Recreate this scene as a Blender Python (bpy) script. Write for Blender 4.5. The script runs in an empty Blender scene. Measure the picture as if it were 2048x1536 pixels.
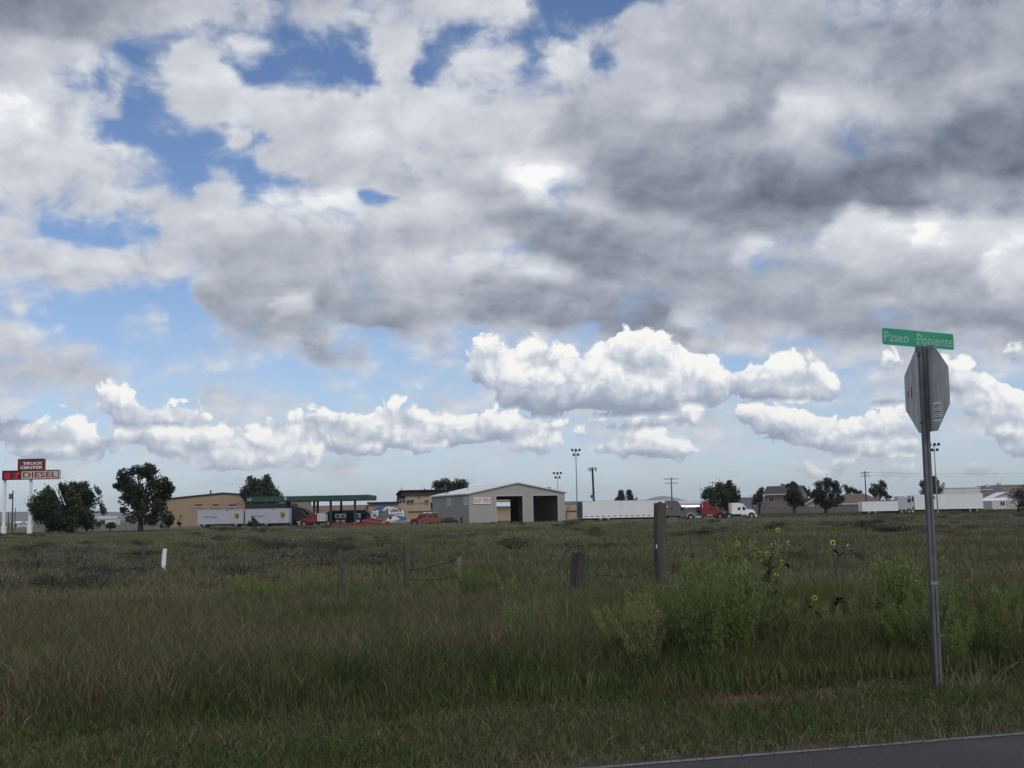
import bpy, bmesh, math, random
import numpy as np
from mathutils import Vector, Matrix, Euler
R = math.radians
SC = bpy.context.scene
COL = SC.collection
rng = np.random.default_rng(7)
random.seed(7)

# ------------------------------------------------------------------ camera
FPX, CAMH, ROLL = 2350.0, 1.6, R(1.1)
PITCH = math.atan(256.0 / FPX * math.cos(ROLL))
_f = np.array([0, math.cos(PITCH), math.sin(PITCH)])
_u0 = np.array([0, -math.sin(PITCH), math.cos(PITCH)])
_x0 = np.array([1.0, 0, 0])
_r = math.cos(ROLL) * _x0 - math.sin(ROLL) * _u0
_u = math.sin(ROLL) * _x0 + math.cos(ROLL) * _u0
cam_data = bpy.data.cameras.new('camera')
cam = bpy.data.objects.new('camera', cam_data)
COL.objects.link(cam)
cam_data.sensor_width = 36.0
cam_data.lens = 36.0 * FPX / 2048.0
cam_data.clip_start = 0.1
cam_data.clip_end = 40000.0
cam.matrix_world = Matrix(((_r[0], _u[0], -_f[0], 0), (_r[1], _u[1], -_f[1], 0), (_r[2], _u[2], -_f[2], CAMH), (0, 0, 0, 1)))
SC.camera = cam


def at(px, py, D):
    """world point that stands D metres ahead (world Y) on the sight line of a photo pixel"""
    d = _f + (px - 1024) / FPX * _r + (768 - py) / FPX * _u
    d = d * (D / d[1])
    return Vector((d[0], d[1], d[2] + CAMH))


def azel(px, py):
    d = _f + (px - 1024) / FPX * _r + (768 - py) / FPX * _u
    d = d / np.linalg.norm(d)
    return math.degrees(math.atan2(d[0], d[1])), math.degrees(math.asin(d[2]))


def pix(az, el):
    a, e = R(az), R(el)
    d = np.array([math.sin(a) * math.cos(e), math.cos(a) * math.cos(e), math.sin(e)])
    k = d @ _f
    return 1024 + FPX * (d @ _r) / k, 768 - FPX * (d @ _u) / k


def lin(r, g, b, a=1.0):
    """sRGB 0-255 to scene linear"""
    f = lambda c: (c / 255 / 12.92) if c / 255 <= 0.04045 else ((c / 255 + 0.055) / 1.055) ** 2.4
    return (f(r), f(g), f(b), a)

# ------------------------------------------------------------------ exposure, sun
SC.view_settings.view_transform = 'Standard'
SC.view_settings.look = 'None'
SC.view_settings.gamma = 1.0
SC.view_settings.exposure = 0.0
SC.cycles.max_bounces = 6
SC.cycles.diffuse_bounces = 3
SC.cycles.glossy_bounces = 3
SC.cycles.transmission_bounces = 4
SC.cycles.transparent_max_bounces = 8
SUN_AZ, SUN_EL = R(150), R(48)          # behind the camera, to the right; veiled by cloud
sun_data = bpy.data.lights.new('sun', 'SUN')
sun_data.energy = 1.5
sun_data.angle = R(25)
sun_data.color = (1.0, 0.95, 0.88)
sun = bpy.data.objects.new('sun', sun_data)
COL.objects.link(sun)
_sd = Vector((math.sin(SUN_AZ) * math.cos(SUN_EL), math.cos(SUN_AZ) * math.cos(SUN_EL), math.sin(SUN_EL)))
sun.rotation_euler = _sd.to_track_quat('Z', 'Y').to_euler()
sun.location = (0, -30, 60)

# ------------------------------------------------------------------ node helper
class NT:
    def __init__(s, tree):
        s.t, s.n, s.l = tree, tree.nodes, tree.links
    def put(s, sock, v):
        if v is None: return
        if isinstance(v, bpy.types.NodeSocket): s.l.new(v, sock)
        else: sock.default_value = v
    def new(s, typ, **kw):
        nd = s.n.new(typ)
        for k, v in kw.items(): setattr(nd, k, v)
        return nd
    def m(s, op, a, b=None, c=None, clamp=False):
        nd = s.n.new('ShaderNodeMath'); nd.operation = op; nd.use_clamp = clamp
        s.put(nd.inputs[0], a); s.put(nd.inputs[1], b); s.put(nd.inputs[2], c)
        return nd.outputs[0]
    def v(s, op, a, b=None, scale=None, c=None):
        nd = s.n.new('ShaderNodeVectorMath'); nd.operation = op
        s.put(nd.inputs[0], a); s.put(nd.inputs[1], b); s.put(nd.inputs[2], c)
        if scale is not None: s.put(nd.inputs['Scale'], scale)
        return nd.outputs['Value'] if op in ('DOT_PRODUCT', 'LENGTH', 'DISTANCE') else nd.outputs[0]
    def sep(s, v):
        nd = s.n.new('ShaderNodeSeparateXYZ'); s.l.new(v, nd.inputs[0]); return nd.outputs
    def comb(s, x=0.0, y=0.0, z=0.0):
        nd = s.n.new('ShaderNodeCombineXYZ')
        for i, q in enumerate((x, y, z)): s.put(nd.inputs[i], q)
        return nd.outputs[0]
    def noise(s, vec, scale, detail=4.0, rough=0.5, color=False, dist=0.0, dim='3D', w=None):
        nd = s.n.new('ShaderNodeTexNoise'); nd.noise_dimensions = dim
        if vec is not None: s.l.new(vec, nd.inputs['Vector'])
        s.put(nd.inputs['Scale'], scale); s.put(nd.inputs['Detail'], detail); s.put(nd.inputs['Roughness'], rough)
        s.put(nd.inputs['Distortion'], dist)
        if w is not None: s.put(nd.inputs['W'], w)
        return nd.outputs['Color' if color else 'Fac']
    def ramp(s, fac, stops, interp='LINEAR'):
        nd = s.n.new('ShaderNodeValToRGB'); cr = nd.color_ramp; cr.interpolation = interp
        while len(cr.elements) > 1: cr.elements.remove(cr.elements[-1])
        cr.elements[0].position = stops[0][0]; cr.elements[0].color = stops[0][1]
        for p, c in stops[1:]:
            e = cr.elements.new(p); e.color = c
        s.put(nd.inputs[0], fac)
        return nd.outputs[0]
    def mix(s, fac, a, b, blend='MIX'):
        nd = s.n.new('ShaderNodeMix'); nd.data_type = 'RGBA'; nd.blend_type = blend
        s.put(nd.inputs[0], fac); s.put(nd.inputs[6], a); s.put(nd.inputs[7], b)
        return nd.outputs[2]
    def step(s, x, lo, hi):
        nd = s.n.new('ShaderNodeMapRange'); nd.interpolation_type = 'SMOOTHSTEP'
        s.put(nd.inputs[0], x); s.put(nd.inputs[1], lo); s.put(nd.inputs[2], hi)
        nd.inputs[3].default_value = 0.0; nd.inputs[4].default_value = 1.0
        return nd.outputs[0]
    def lerp(s, x, lo, hi, a, b):
        nd = s.n.new('ShaderNodeMapRange')
        s.put(nd.inputs[0], x); s.put(nd.inputs[1], lo); s.put(nd.inputs[2], hi); s.put(nd.inputs[3], a); s.put(nd.inputs[4], b)
        return nd.outputs[0]

# ------------------------------------------------------------------ world: blue sky, a broken cloud deck, fair-weather cumulus along the horizon
# the deck's large forms, one character per patch of sky ('.' open, ',' thin veil, 1 dark .. 9 bright) ...
DECK = [
    "33445555555,,,,,,....66655665544",
    "4454,.....,.,,.,.....66666554444",
    "67776,.......,,.,,.66655655 4444".replace(' ', '4'),
    "77667,,.66667776665565545665 432".replace(' ', '4')[:32],
    "7777,,..6666666665544444556 5322".replace(' ', '5'),
    "77,,...,,56666666665443222222222",
    ",,666 ,.76,6677666655543333334555".replace(' ', '6')[:32],
    "66,,66666666666655544444555 666677".replace(' ', '6')[:32],
    "67776,,5555556677754444445555556",
    ",.....,5555555554433334555555555",
    "5,,.,,,444,,,,,,,,,33,,5,,444444",
    "555,,,,,,,,,,,,,,,,,,,,,,,,,,,,,",
    ",.,,,,,,,,,,,,,,,,,,,,,,,,,,,.,,",
    ",,,,,.,,,,,,,,,,.,,,,,,,,,,,,,,,",
    ",,,.,,,,.,,.,,,,,,.,,,,,.,,,,,.,",
    "................................",
]
# ... and single banks, puffs and gaps over them: centre, half width, half height, tilt, light at the top, light at the base, cover, softness
FORMS = [
    (150, 30, 230, 60, 0, .30, .34, .95, .5), (60, 10, 130, 70, 0, .12, .2, .95, .5), (430, 10, 170, 34, -2, .5, .55, .8, .5),
    (180, 138, 125, 48, 8, .74, .66, .92, .35), (270, 160, 40, 30, 0, .74, .66, .9, .4), (60, 130, 90, 60, 0, .6, .6, .9, .5), (175, 168, 66, 12, 8, .6, .6, .05, .6),
    (130, 215, 140, 40, 4, .72, .62, .92, .35), (30, 220, 46, 34, 0, 1.0, .9, .95, .5), (225, 256, 70, 12, 6, .6, .6, .1, .6),
    (150, 318, 190, 54, 5, .84, .60, .95, .3), (290, 330, 66, 30, 5, .80, .58, .95, .3), (95, 386, 70, 18, -8, .66, .58, .75, .5), (40, 420, 90, 16, 0, .62, .6, .6, .6),
    (300, 432, 120, 32, -4, .76, .62, .92, .35), (380, 220, 60, 28, 20, .68, .62, .5, .6), (345, 250, 46, 20, 0, .66, .6, .45, .7),
    (400, 345, 76, 56, -10, .6, .6, .14, .8), (350, 290, 36, 40, 20, .6, .6, .05, .6), (450, 384, 62, 15, -6, .76, .62, .8, .4),
    (160, 530, 175, 40, -3, .80, .58, .95, .25), (330, 520, 60, 26, 0, .7, .6, .85, .4), (230, 470, 130, 15, 0, .6, .6, .06, .5), (110, 470, 36, 20, 0, .6, .6, .08, .6), (210, 612, 250, 40, 0, .6, .6, .06, .8), (330, 700, 140, 40, 0, .6, .6, .22, .8),
    (75, 694, 135, 34, 8, .84, .58, .92, .3), (20, 676, 70, 24, 0, .76, .6, .92, .3), (20, 596, 30, 10, 30, .7, .7, .5, .6), (300, 640, 16, 26, 15, .72, .7, .5, .6),
    (400, 112, 165, 66, 0, .6, .6, .16, .9), (300, 215, 40, 50, 0, .6, .6, .16, .6), (480, 200, 50, 60, 0, .6, .6, .06, .7),
    (495, 92, 36, 22, 5, .72, .64, .75, .5), (398, 128, 44, 32, -20, .76, .68, .85, .45), (575, 128, 24, 46, 10, .66, .62, .5, .7), (420, 76, 30, 10, 0, .6, .6, .35, .7),
    (780, 86, 62, 44, 15, .76, .68, .85, .5), (815, 140, 60, 50, 40, .70, .66, .75, .6), (680, 70, 50, 18, -10, .64, .6, .5, .7), (630, 110, 70, 50, 0, .6, .6, .18, .9), (890, 66, 56, 44, 0, .6, .6, .18, .9), (860, 150, 30, 24, 0, .6, .6, .05, .6),
    (975, 128, 66, 40, 10, .76, .68, .88, .45), (1030, 26, 76, 28, 20, .92, .74, .95, .35), (960, 10, 50, 24, 0, .8, .7, .9, .4), (820, 12, 120, 22, 0, .66, .6, .75, .6), (1150, 50, 110, 50, 0, .6, .6, .10, .7), (1245, 118, 26, 20, 0, .6, .6, .04, .5), (1140, 130, 56, 34, -5, .80, .68, .92, .35), (1200, 76, 36, 18, 0, .66, .62, .6, .6),
    (620, 210, 220, 44, 2, .84, .70, .97, .3), (440, 205, 90, 46, 10, .80, .70, .95, .35), (900, 215, 180, 40, 3, .80, .70, .97, .4), (760, 285, 280, 56, 3, .72, .58, .97, .4), (560, 310, 120, 48, 8, .68, .56, .95, .35), (700, 275, 70, 22, 5, .90, .76, .97, .5), (460, 245, 34, 10, 0, .6, .6, .1, .6), (520, 285, 24, 10, 0, .6, .6, .15, .6),
    (850, 350, 220, 40, 4, .68, .54, .97, .4), (1000, 340, 60, 26, 0, .85, .7, .97, .5), (470, 330, 40, 24, 0, .6, .6, .1, .6), (600, 385, 120, 14, 10, .6, .6, .12, .6),
    (540, 430, 80, 46, -4, .95, .66, .97, .25), (460, 450, 80, 36, -8, .84, .66, .95, .3), (620, 440, 50, 40, 0, .86, .66, .97, .25), (700, 430, 70, 48, 0, .97, .66, .97, .25), (800, 440, 90, 44, 5, .84, .62, .97, .3), (880, 420, 90, 40, 0, .90, .62, .97, .3), (752, 396, 26, 12, 0, .6, .6, .05, .5),
    (480, 490, 140, 30, 0, .56, .48, .95, .4), (700, 500, 160, 36, 3, .58, .46, .95, .4), (880, 480, 120, 36, 0, .56, .44, .97, .4),
    (1100, 450, 150, 52, 18, .34, .26, .97, .5), (1180, 500, 130, 46, 10, .24, .16, .97, .45), (1110, 372, 92, 38, 12, 1.0, .86, .97, .4), (1060, 352, 40, 20, 0, 1.05, .95, .97, .4), (1170, 400, 60, 30, 20, .82, .66, .97, .5),
    (950, 545, 190, 34, 4, .92, .74, .97, .3), (850, 530, 90, 24, 0, .80, .66, .97, .4), (560, 555, 150, 34, 2, .52, .40, .95, .4),
    (640, 604, 240, 36, 4, .42, .20, .97, .25), (480, 612, 90, 32, 10, .46, .24, .95, .3), (740, 636, 100, 24, 2, .30, .14, .97, .25), (580, 606, 24, 12, 20, .85, .7, .9, .5), (860, 595, 120, 30, 0, .56, .36, .97, .35),
    (1170, 612, 200, 50, 3, .30, .14, .97, .25), (1010, 600, 100, 40, 0, .42, .24, .97, .35), (1340, 640, 40, 30, 20, .22, .14, .97, .3), (1405, 622, 50, 26, 0, .78, .66, .9, .5), (1440, 664, 70, 14, -8, .74, .6, .8, .5),
    (1560, 600, 180, 60, 4, .44, .30, .97, .4), (1750, 620, 200, 60, 2, .42, .28, .97, .35), (1960, 640, 150, 50, 0, .34, .22, .97, .3), (1620, 560, 140, 40, 0, .50, .40, .97, .4), (1900, 560, 90, 40, 0, .52, .42, .97, .4),
    (1500, 390, 330, 60, 3, .14, .06, .97, .5), (1350, 330, 200, 70, 10, .34, .2, .97, .6), (1650, 390, 200, 44, 0, .06, .08, .97, .5), (1960, 310, 150, 80, -4, .10, .06, .97, .5), (1800, 330, 160, 50, 0, .14, .1, .97, .6), (1930, 380, 110, 22, 4, .34, .3, .97, .6),
    (1640, 235, 140, 56, 6, .62, .5, 1.0, .6), (1720, 280, 60, 30, 0, .3, .3, 1.0, .8), (1590, 226, 60, 36, -10, .86, .7, .97, .5), (1480, 225, 80, 24, -30, .22, .26, .97, .6), (1150, 222, 38, 12, 0, .36, .42, .97, .5), (1300, 270, 160, 40, 8, .38, .34, .97, .6), (1960, 180, 90, 34, -4, .56, .42, .97, .6), (1420, 90, 200, 70, 4, .50, .40, .97, .6), (1700, 60, 160, 40, 0, .46, .34, .97, .6), (1560, 140, 120, 36, 0, .4, .3, .97, .7), (1290, 60, 40, 70, 20, .62, .56, .97, .4), (1240, 200, 110, 50, 0, .62, .54, .97, .5), (1860, 100, 150, 50, 0, .34, .24, .97, .6),
    (1840, 478, 74, 54, 4, 1.06, .88, .97, .3), (1720, 470, 66, 44, 0, .98, .78, .97, .35), (1690, 500, 60, 30, 0, .90, .72, .97, .4), (1960, 470, 100, 50, 0, .94, .74, .97, .4), (2030, 530, 60, 40, 0, .96, .74, .97, .4), (1520, 496, 36, 26, 10, .88, .7, .97, .5), (1600, 520, 66, 40, 10, .50, .42, 1.0, .5), (1540, 530, 60, 36, 0, .5, .44, 1.0, .8), (1780, 540, 120, 24, 0, .62, .5, .97, .5),
    (652, 704, 34, 16, 0, .30, .22, .95, .35), (720, 697, 34, 6, 3, .42, .38, .7, .5), (870, 680, 30, 8, -20, .45, .4, .6, .6), (1400, 690, 34, 16, -20, .46, .4, .8, .5), (1300, 662, 70, 12, 0, .3, .24, .9, .4),
    (1700, 690, 90, 12, 0, .58, .5, .7, .5), (1960, 690, 80, 12, 0, .6, .52, .7, .5), (680, 940, 40, 5, 0, .5, .45, .4, .6), (440, 968, 60, 6, 0, .5, .45, .45, .6), (1620, 715, 150, 10, 0, .62, .6, .5, .7),
]
_PX, _PY = np.meshgrid(np.arange(-96, 2161, 16.0), np.arange(-96, 1057, 16.0))
def _deck_maps():
    A = np.zeros((16, 32)); B = np.zeros((16, 32))
    for j, row in enumerate(DECK):
        assert len(row) == 32, (j, len(row))
        for i, ch in enumerate(row):
            A[j, i] = {'.': 0.17, ',': 0.40}.get(ch, 0.88)
            B[j, i] = 0.66 if ch in '.,' else (int(ch) - 1) / 8.0
    gx = np.clip(_PX / 64 - 0.5, 0, 31 - 1e-6); gy = np.clip(_PY / 64 - 0.5, 0, 15 - 1e-6)
    i, j = gx.astype(int), gy.astype(int); fx, fy = gx - i, gy - j
    L = lambda M: (M[j, i] * (1 - fx) + M[j, i + 1] * fx) * (1 - fy) + (M[j + 1, i] * (1 - fx) + M[j + 1, i + 1] * fx) * fy
    a, b = L(A), L(B)
    for cx, cy, rx, ry, tilt, bt, bb, cov, soft in FORMS:
        c, s = math.cos(R(tilt)), math.sin(R(tilt))
        u = ((_PX - cx) * c + (_PY - cy) * s) / (rx + 14); v = (-(_PX - cx) * s + (_PY - cy) * c) / (ry + 10)
        d = np.sqrt(u * u + v * v)
        m = np.clip((1 + soft * .5 - d) / (soft + .25), 0, 1); m = m * m * (3 - 2 * m)
        t = np.clip(v * .5 + .5, 0, 1)
        a = a * (1 - m) + cov * m
        b = b * (1 - m) + (bt * (1 - t) + bb * t) * m
    return a, b
_A, _B = _deck_maps()
def _deck_sample(px, py):
    gx = min(max((px + 96) / 16, 0), _A.shape[1] - 1.001); gy = min(max((py + 96) / 16, 0), _A.shape[0] - 1.001)
    i, j = int(gx), int(gy); fx, fy = gx - i, gy - j
    L = lambda M: (M[j, i] * (1 - fx) + M[j, i + 1] * fx) * (1 - fy) + (M[j + 1, i] * (1 - fx) + M[j + 1, i + 1] * fx) * fy
    return L(_A), L(_B)

# cumulus heads: photo pixel centre, half width, half height, brightness
PUFFS = [
    (128, 862, 54, 40, 1), (20, 846, 42, 24, .35), (40, 872, 46, 18, .8), (228, 792, 40, 36, 1), (262, 822, 66, 36, .95), (372, 826, 44, 36, 1), (340, 842, 90, 20, .85), (285, 872, 56, 22, .9),
    (420, 890, 70, 30, 1), (488, 888, 66, 42, 1), (470, 918, 90, 24, .95), (570, 898, 66, 34, 1), (626, 842, 46, 34, .95), (560, 846, 50, 22, .9), (690, 850, 60, 24, .85), (640, 878, 110, 18, .8),
    (794, 826, 48, 38, 1), (760, 862, 70, 30, .9), (868, 850, 58, 34, .95), (730, 902, 60, 18, .75), (850, 894, 52, 20, .95), (640, 932, 42, 16, .9), (985, 846, 58, 34, .95), (925, 858, 54, 26, .9),
    (340, 906, 44, 18, .8), (140, 912, 60, 14, .8), (60, 912, 50, 12, .7), (200, 900, 50, 16, .6),
    (975, 704, 44, 38, 1), (960, 744, 34, 34, .8), (1078, 708, 62, 48, 1), (1035, 756, 74, 56, 1), (1245, 696, 54, 42, 1), (1310, 726, 76, 54, .95), (1170, 738, 76, 52, 1), (1120, 780, 120, 48, .9),
    (1250, 770, 120, 52, .95), (1385, 756, 64, 48, 1), (1270, 730, 40, 30, .62), (1330, 790, 110, 36, .8), (1420, 770, 44, 52, .9), (1090, 804, 90, 24, .55), (1250, 808, 120, 22, .42),
    (1545, 752, 52, 44, 1), (1596, 746, 58, 44, 1), (1644, 772, 40, 34, .95), (1580, 786, 90, 22, .75), (1490, 770, 40, 40, .7),
    (1085, 852, 70, 24, .9), (1010, 868, 60, 18, .85), (1280, 842, 110, 20, .85), (1376, 832, 44, 22, .95), (1070, 892, 66, 26, .95), (1312, 892, 86, 30, 1), (1282, 876, 50, 26, .95), (1170, 870, 24, 14, .8), (1200, 900, 28, 12, .8),
    (1548, 838, 66, 36, 1), (1610, 850, 74, 30, .95), (1700, 868, 96, 28, .9), (1780, 850, 70, 40, .95), (1800, 892, 60, 22, .9), (1700, 896, 60, 14, .8), (1550, 872, 70, 12, .6),
    (1905, 748, 56, 42, 1), (1930, 770, 60, 22, .7), (1784, 724, 26, 32, .95), (1772, 794, 46, 14, .8), (1985, 806, 70, 32, .95), (2030, 826, 50, 36, .95), (2010, 868, 40, 16, .9), (2040, 706, 40, 20, .8),
    (450, 930, 70, 18, .95), (540, 922, 60, 22, 1), (600, 905, 50, 26, 1), (380, 880, 50, 26, .95), (330, 885, 50, 22, .9), (240, 880, 40, 16, .85), (690, 880, 60, 22, .9), (790, 880, 70, 22, .9), (860, 870, 50, 24, .95), (930, 880, 50, 16, .8), (1060, 870, 60, 22, .9), (1340, 905, 60, 18, .9), (1250, 905, 40, 16, .9), (1640, 880, 60, 20, .9), (1750, 905, 60, 18, .9), (1500, 830, 40, 24, .9), (2000, 840, 60, 24, .9), (1960, 780, 50, 26, .95), (160, 880, 40, 22, .95), (90, 900, 70, 14, .75),
    (1600, 936, 36, 20, .9), (1640, 950, 34, 16, .85), (1690, 936, 34, 22, .7), (1790, 940, 60, 18, .75), (1960, 938, 40, 18, .7), (2030, 900, 40, 20, .6), (1300, 700, 60, 40, .9),
]
wd = bpy.data.worlds.new('World')
SC.world = wd
wd.use_nodes = True
W = NT(wd.node_tree)
W.n.clear()
SKY = 0.10
tc = W.new('ShaderNodeTexCoord')
D = W.v('NORMALIZE', tc.outputs['Generated'])
dx, dy, dz = W.sep(D)
AZ = W.m('MULTIPLY', W.m('ARCTAN2', dx, dy), 180 / math.pi)
EL = W.m('MULTIPLY', W.m('ARCSINE', dz), 180 / math.pi)
P = W.comb(AZ, EL, 0.0)
# clear air
sky = W.new('ShaderNodeTexSky', sky_type='NISHITA')
sky.sun_disc = False
sky.sun_elevation = SUN_EL
sky.sun_rotation = SUN_AZ
sky.altitude = 1800
sky.air_density = 1.0
sky.dust_density = 1.0
sky.ozone_density = 1.5
clear = W.mix(1.0, sky.outputs[0], (0.83, 0.97, 1.15, 1), 'MULTIPLY')
haze = lin(204, 214, 222)
hz = W.m('EXPONENT', W.m('MULTIPLY', W.m('MAXIMUM', EL, 0.0), -0.16))
clear = W.mix(W.m('MULTIPLY', hz, 0.85), clear, tuple(c / SKY for c in haze[:3]) + (1,))
# deck: planar coordinates give the texture its perspective
q = W.m('ADD', W.m('MAXIMUM', dz, 0.0), 0.45)
PL = W.comb(W.m('DIVIDE', dx, q), W.m('DIVIDE', dy, q), 0.0)
wn = W.noise(PL, 7.0, 5.0, 0.55, color=True, dim='2D')
warp = W.v('MULTIPLY', W.v('SUBTRACT', wn, (0.5, 0.5, 0.5)), (3.4, 2.2, 0.0))
Q = W.v('ADD', P, warp)
qx, qy, _ = W.sep(Q)
PLw = W.v('MULTIPLY_ADD', wn, (0.07, 0.07, 0.0), c=PL)
AZR, ELR, NROW = 24.0, 25.0, 42
def table(fx, fy, nrow, ncol, fields):
    """look a coarse map up in the nodes: every curve node holds three rows of it; fields are arrays [nrow, ncol] with values 0..1"""
    out = [None] * len(fields)
    fv = W.comb(fx, fx, fx); yv = W.comb(fy, fy, fy)
    for j in range(0, nrow, 3):
        w = W.v('ABSOLUTE', W.v('SUBTRACT', yv, (j, j + 1, j + 2)))
        w = W.v('MAXIMUM', W.v('SUBTRACT', (1, 1, 1), w), (0, 0, 0))
        for k, F in enumerate(fields):
            nd = W.new('ShaderNodeRGBCurve')
            W.l.new(fv, nd.inputs['Color'])
            mp = nd.mapping
            mp.use_clip = True
            for c in range(3):
                cu = mp.curves[c]
                row = F[min(j + c, nrow - 1)]
                cu.points[0].location = (0, row[0]); cu.points[1].location = (1, row[-1])
                for i in range(1, ncol - 1): cu.points.new(i / (ncol - 1), row[i])
                for p in cu.points: p.handle_type = 'AUTO_CLAMPED'
            mp.update()
            v = W.v('DOT_PRODUCT', nd.outputs[0], w)
            out[k] = v if out[k] is None else W.m('ADD', out[k], v)
    return out
fx = W.m('DIVIDE', W.m('PINGPONG', W.m('ADD', qx, AZR), 2 * AZR), 2 * AZR)
fy = W.m('MULTIPLY', W.m('PINGPONG', W.m('MAXIMUM', qy, 0.0), ELR), (NROW - 1) / ELR)
NC = 100
_da = np.array([[_deck_sample(*pix(-AZR + 2 * AZR * i / (NC - 1), ELR * j / (NROW - 1))) for i in range(NC)] for j in range(NROW)])
ga, gb = table(fx, fy, NROW, NC, [_da[..., 0], np.clip(_da[..., 1] / 1.1, 0, 1)])
gb = W.m('MULTIPLY', gb, 1.1)
zen = W.step(EL, 55.0, 75.0)
ga = W.m('ADD', W.m('MULTIPLY', ga, W.m('SUBTRACT', 1.0, zen)), W.m('MULTIPLY', zen, 0.62))
gb = W.m('ADD', W.m('MULTIPLY', gb, W.m('SUBTRACT', 1.0, zen)), W.m('MULTIPLY', zen, 0.55))
n1 = W.noise(PLw, 9.0, 8.0, 0.63, dim='2D')
vor2 = W.new('ShaderNodeTexVoronoi', voronoi_dimensions='2D', feature='F1')          # billows of the deck
W.put(vor2.inputs['Vector'], W.v('MULTIPLY_ADD', wn, (3.0, 3.0, 0.0), c=P))
vor2.inputs['Scale'].default_value = 0.5; vor2.inputs['Detail'].default_value = 2.0; vor2.inputs['Roughness'].default_value = 0.55
bil2 = W.m('SUBTRACT', 0.45, vor2.outputs['Distance'])
n1b = W.noise(W.v('ADD', PLw, (0.012, 0.028, 0.0)), 9.0, 6.0, 0.63, dim='2D')
dens = W.m('ADD', W.m('MULTIPLY', ga, 1.16), W.m('MULTIPLY_ADD', bil2, 0.25, W.m('MULTIPLY', W.m('SUBTRACT', n1, 0.5), 2.1)))
a_deck = W.m('ADD', W.m('MULTIPLY', W.step(dens, 0.05, 0.60), 0.48), W.m('MULTIPLY', W.step(dens, 0.36, 0.88), 0.52))          # thin veil, then body
a_deck = W.m('MULTIPLY', a_deck, W.step(EL, 0.3, 2.0))
relief = W.m('MULTIPLY', W.m('SUBTRACT', n1, n1b), 0.62)
relief = W.m('MULTIPLY_ADD', bil2, 0.11, relief)
edge = W.m('MULTIPLY', W.m('SUBTRACT', 0.80, dens), 0.10)          # thin rims let more light through
bright = W.m('ADD', W.m('ADD', W.m('MULTIPLY_ADD', gb, 0.92, 0.12), relief), edge)
GREY = [(0.0, lin(100, 108, 122)), (0.22, lin(136, 144, 158)), (0.46, lin(172, 178, 190)), (0.70, lin(203, 207, 216)), (0.88, lin(226, 229, 234)), (1.0, lin(253, 253, 253))]
GREY = [(p, tuple(v / SKY for v in c[:3]) + (1,)) for p, c in GREY]
c_deck = W.ramp(bright, GREY)
base = W.mix(a_deck, clear, c_deck)
def background(c):
    b = W.new('ShaderNodeBackground'); W.l.new(c, b.inputs[0]); b.inputs[1].default_value = SKY
    return b.outputs[0]
# cumulus: heads summed as soft lobes, their outline broken up by billowed noise; the row of clouds goes on all round the horizon
PA = W.comb(W.m('SUBTRACT', W.m('PINGPONG', W.m('ADD', AZ, AZR), 2 * AZR), AZR), EL, 0.0)
cw = W.noise(PA, 0.42, 3.0, 0.55, color=True, dim='2D')
cwo = W.v('SUBTRACT', cw, (0.5, 0.5, 0.5))
vor = W.new('ShaderNodeTexVoronoi', voronoi_dimensions='2D', feature='F1')
W.put(vor.inputs['Vector'], W.v('ADD', PA, W.v('MULTIPLY', cwo, (1.6, 1.6, 0))))
vor.inputs['Scale'].default_value = 1.15
vor.inputs['Detail'].default_value = 3.0
vor.inputs['Roughness'].default_value = 0.5
bil = W.m('SUBTRACT', 0.42, vor.outputs['Distance'])
fine = W.m('SUBTRACT', W.noise(PA, 2.2, 5.0, 0.62, dim='2D'), 0.5)
C = W.v('ADD', PA, W.v('MULTIPLY', cwo, (0.60, 0.42, 0.0)))
low = W.m('SUBTRACT', 1.0, W.step(EL, 0.3, 3.2))
CUM = [(0.0, lin(150, 162, 182)), (0.35, lin(176, 186, 202)), (0.62, lin(208, 214, 224)), (0.85, lin(242, 243, 245)), (1.0, lin(255, 254, 250))]
CUM = [(p, tuple(v / SKY for v in c[:3]) + (1,)) for p, c in CUM]
KD = math.degrees(1 / FPX)
EC0, EC1, NR2, NC2 = 0.9, 9.9, 24, 110
gaz, gel = np.meshgrid(np.linspace(-AZR, AZR, NC2), np.linspace(EC0, EC1, NR2))
s0 = np.zeros_like(gaz); s2 = s0 + 1e-4; sh = s0 + 0.5e-4
for (cx, cy, rx, ry, br) in PUFFS:
    az, el = azel(cx, cy)
    ex, ey = (gaz - az) / (rx * 1.25 * KD), (gel - el) / (ry * 1.36 * KD)
    ey = np.where(ey < 0, ey * 1.25, ey)          # flat bases
    w = np.clip(1 - ex * ex - ey * ey, 0, 1)
    s0 = s0 + w; w4 = w ** 4; s2 = s2 + w4; sh = sh + w4 * (br - 0.04 + 0.20 * ex + 0.85 * ey)
c1, c2, _ = W.sep(C)
fx2 = W.m('DIVIDE', W.m('ADD', c1, AZR), 2 * AZR)
fy2 = W.m('MULTIPLY', W.m('SUBTRACT', c2, EC0), (NR2 - 1) / (EC1 - EC0))
sw, hb = table(fx2, fy2, NR2, NC2, [np.clip(s0, 0, 2) / 2, np.clip(sh / s2, -0.5, 1.5) / 2 + 0.25])
sw = W.m('MULTIPLY', sw, 2.0)
hb = W.m('MULTIPLY_ADD', hb, 2.0, -0.5)
cd = W.m('ADD', W.m('MULTIPLY_ADD', bil, 0.75, sw), W.m('MULTIPLY', fine, 0.34))
a = W.m('MULTIPLY', W.step(cd, 0.26, W.lerp(n1, 0.35, 0.65, 0.42, 0.74)), W.lerp(low, 0.0, 1.0, 1.0, 0.7))
lit = W.m('ADD', W.m('MULTIPLY_ADD', bil, 0.42, hb), W.m('MULTIPLY', fine, 0.28))
c = W.ramp(W.m('SUBTRACT', lit, 0.06), CUM)
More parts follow.
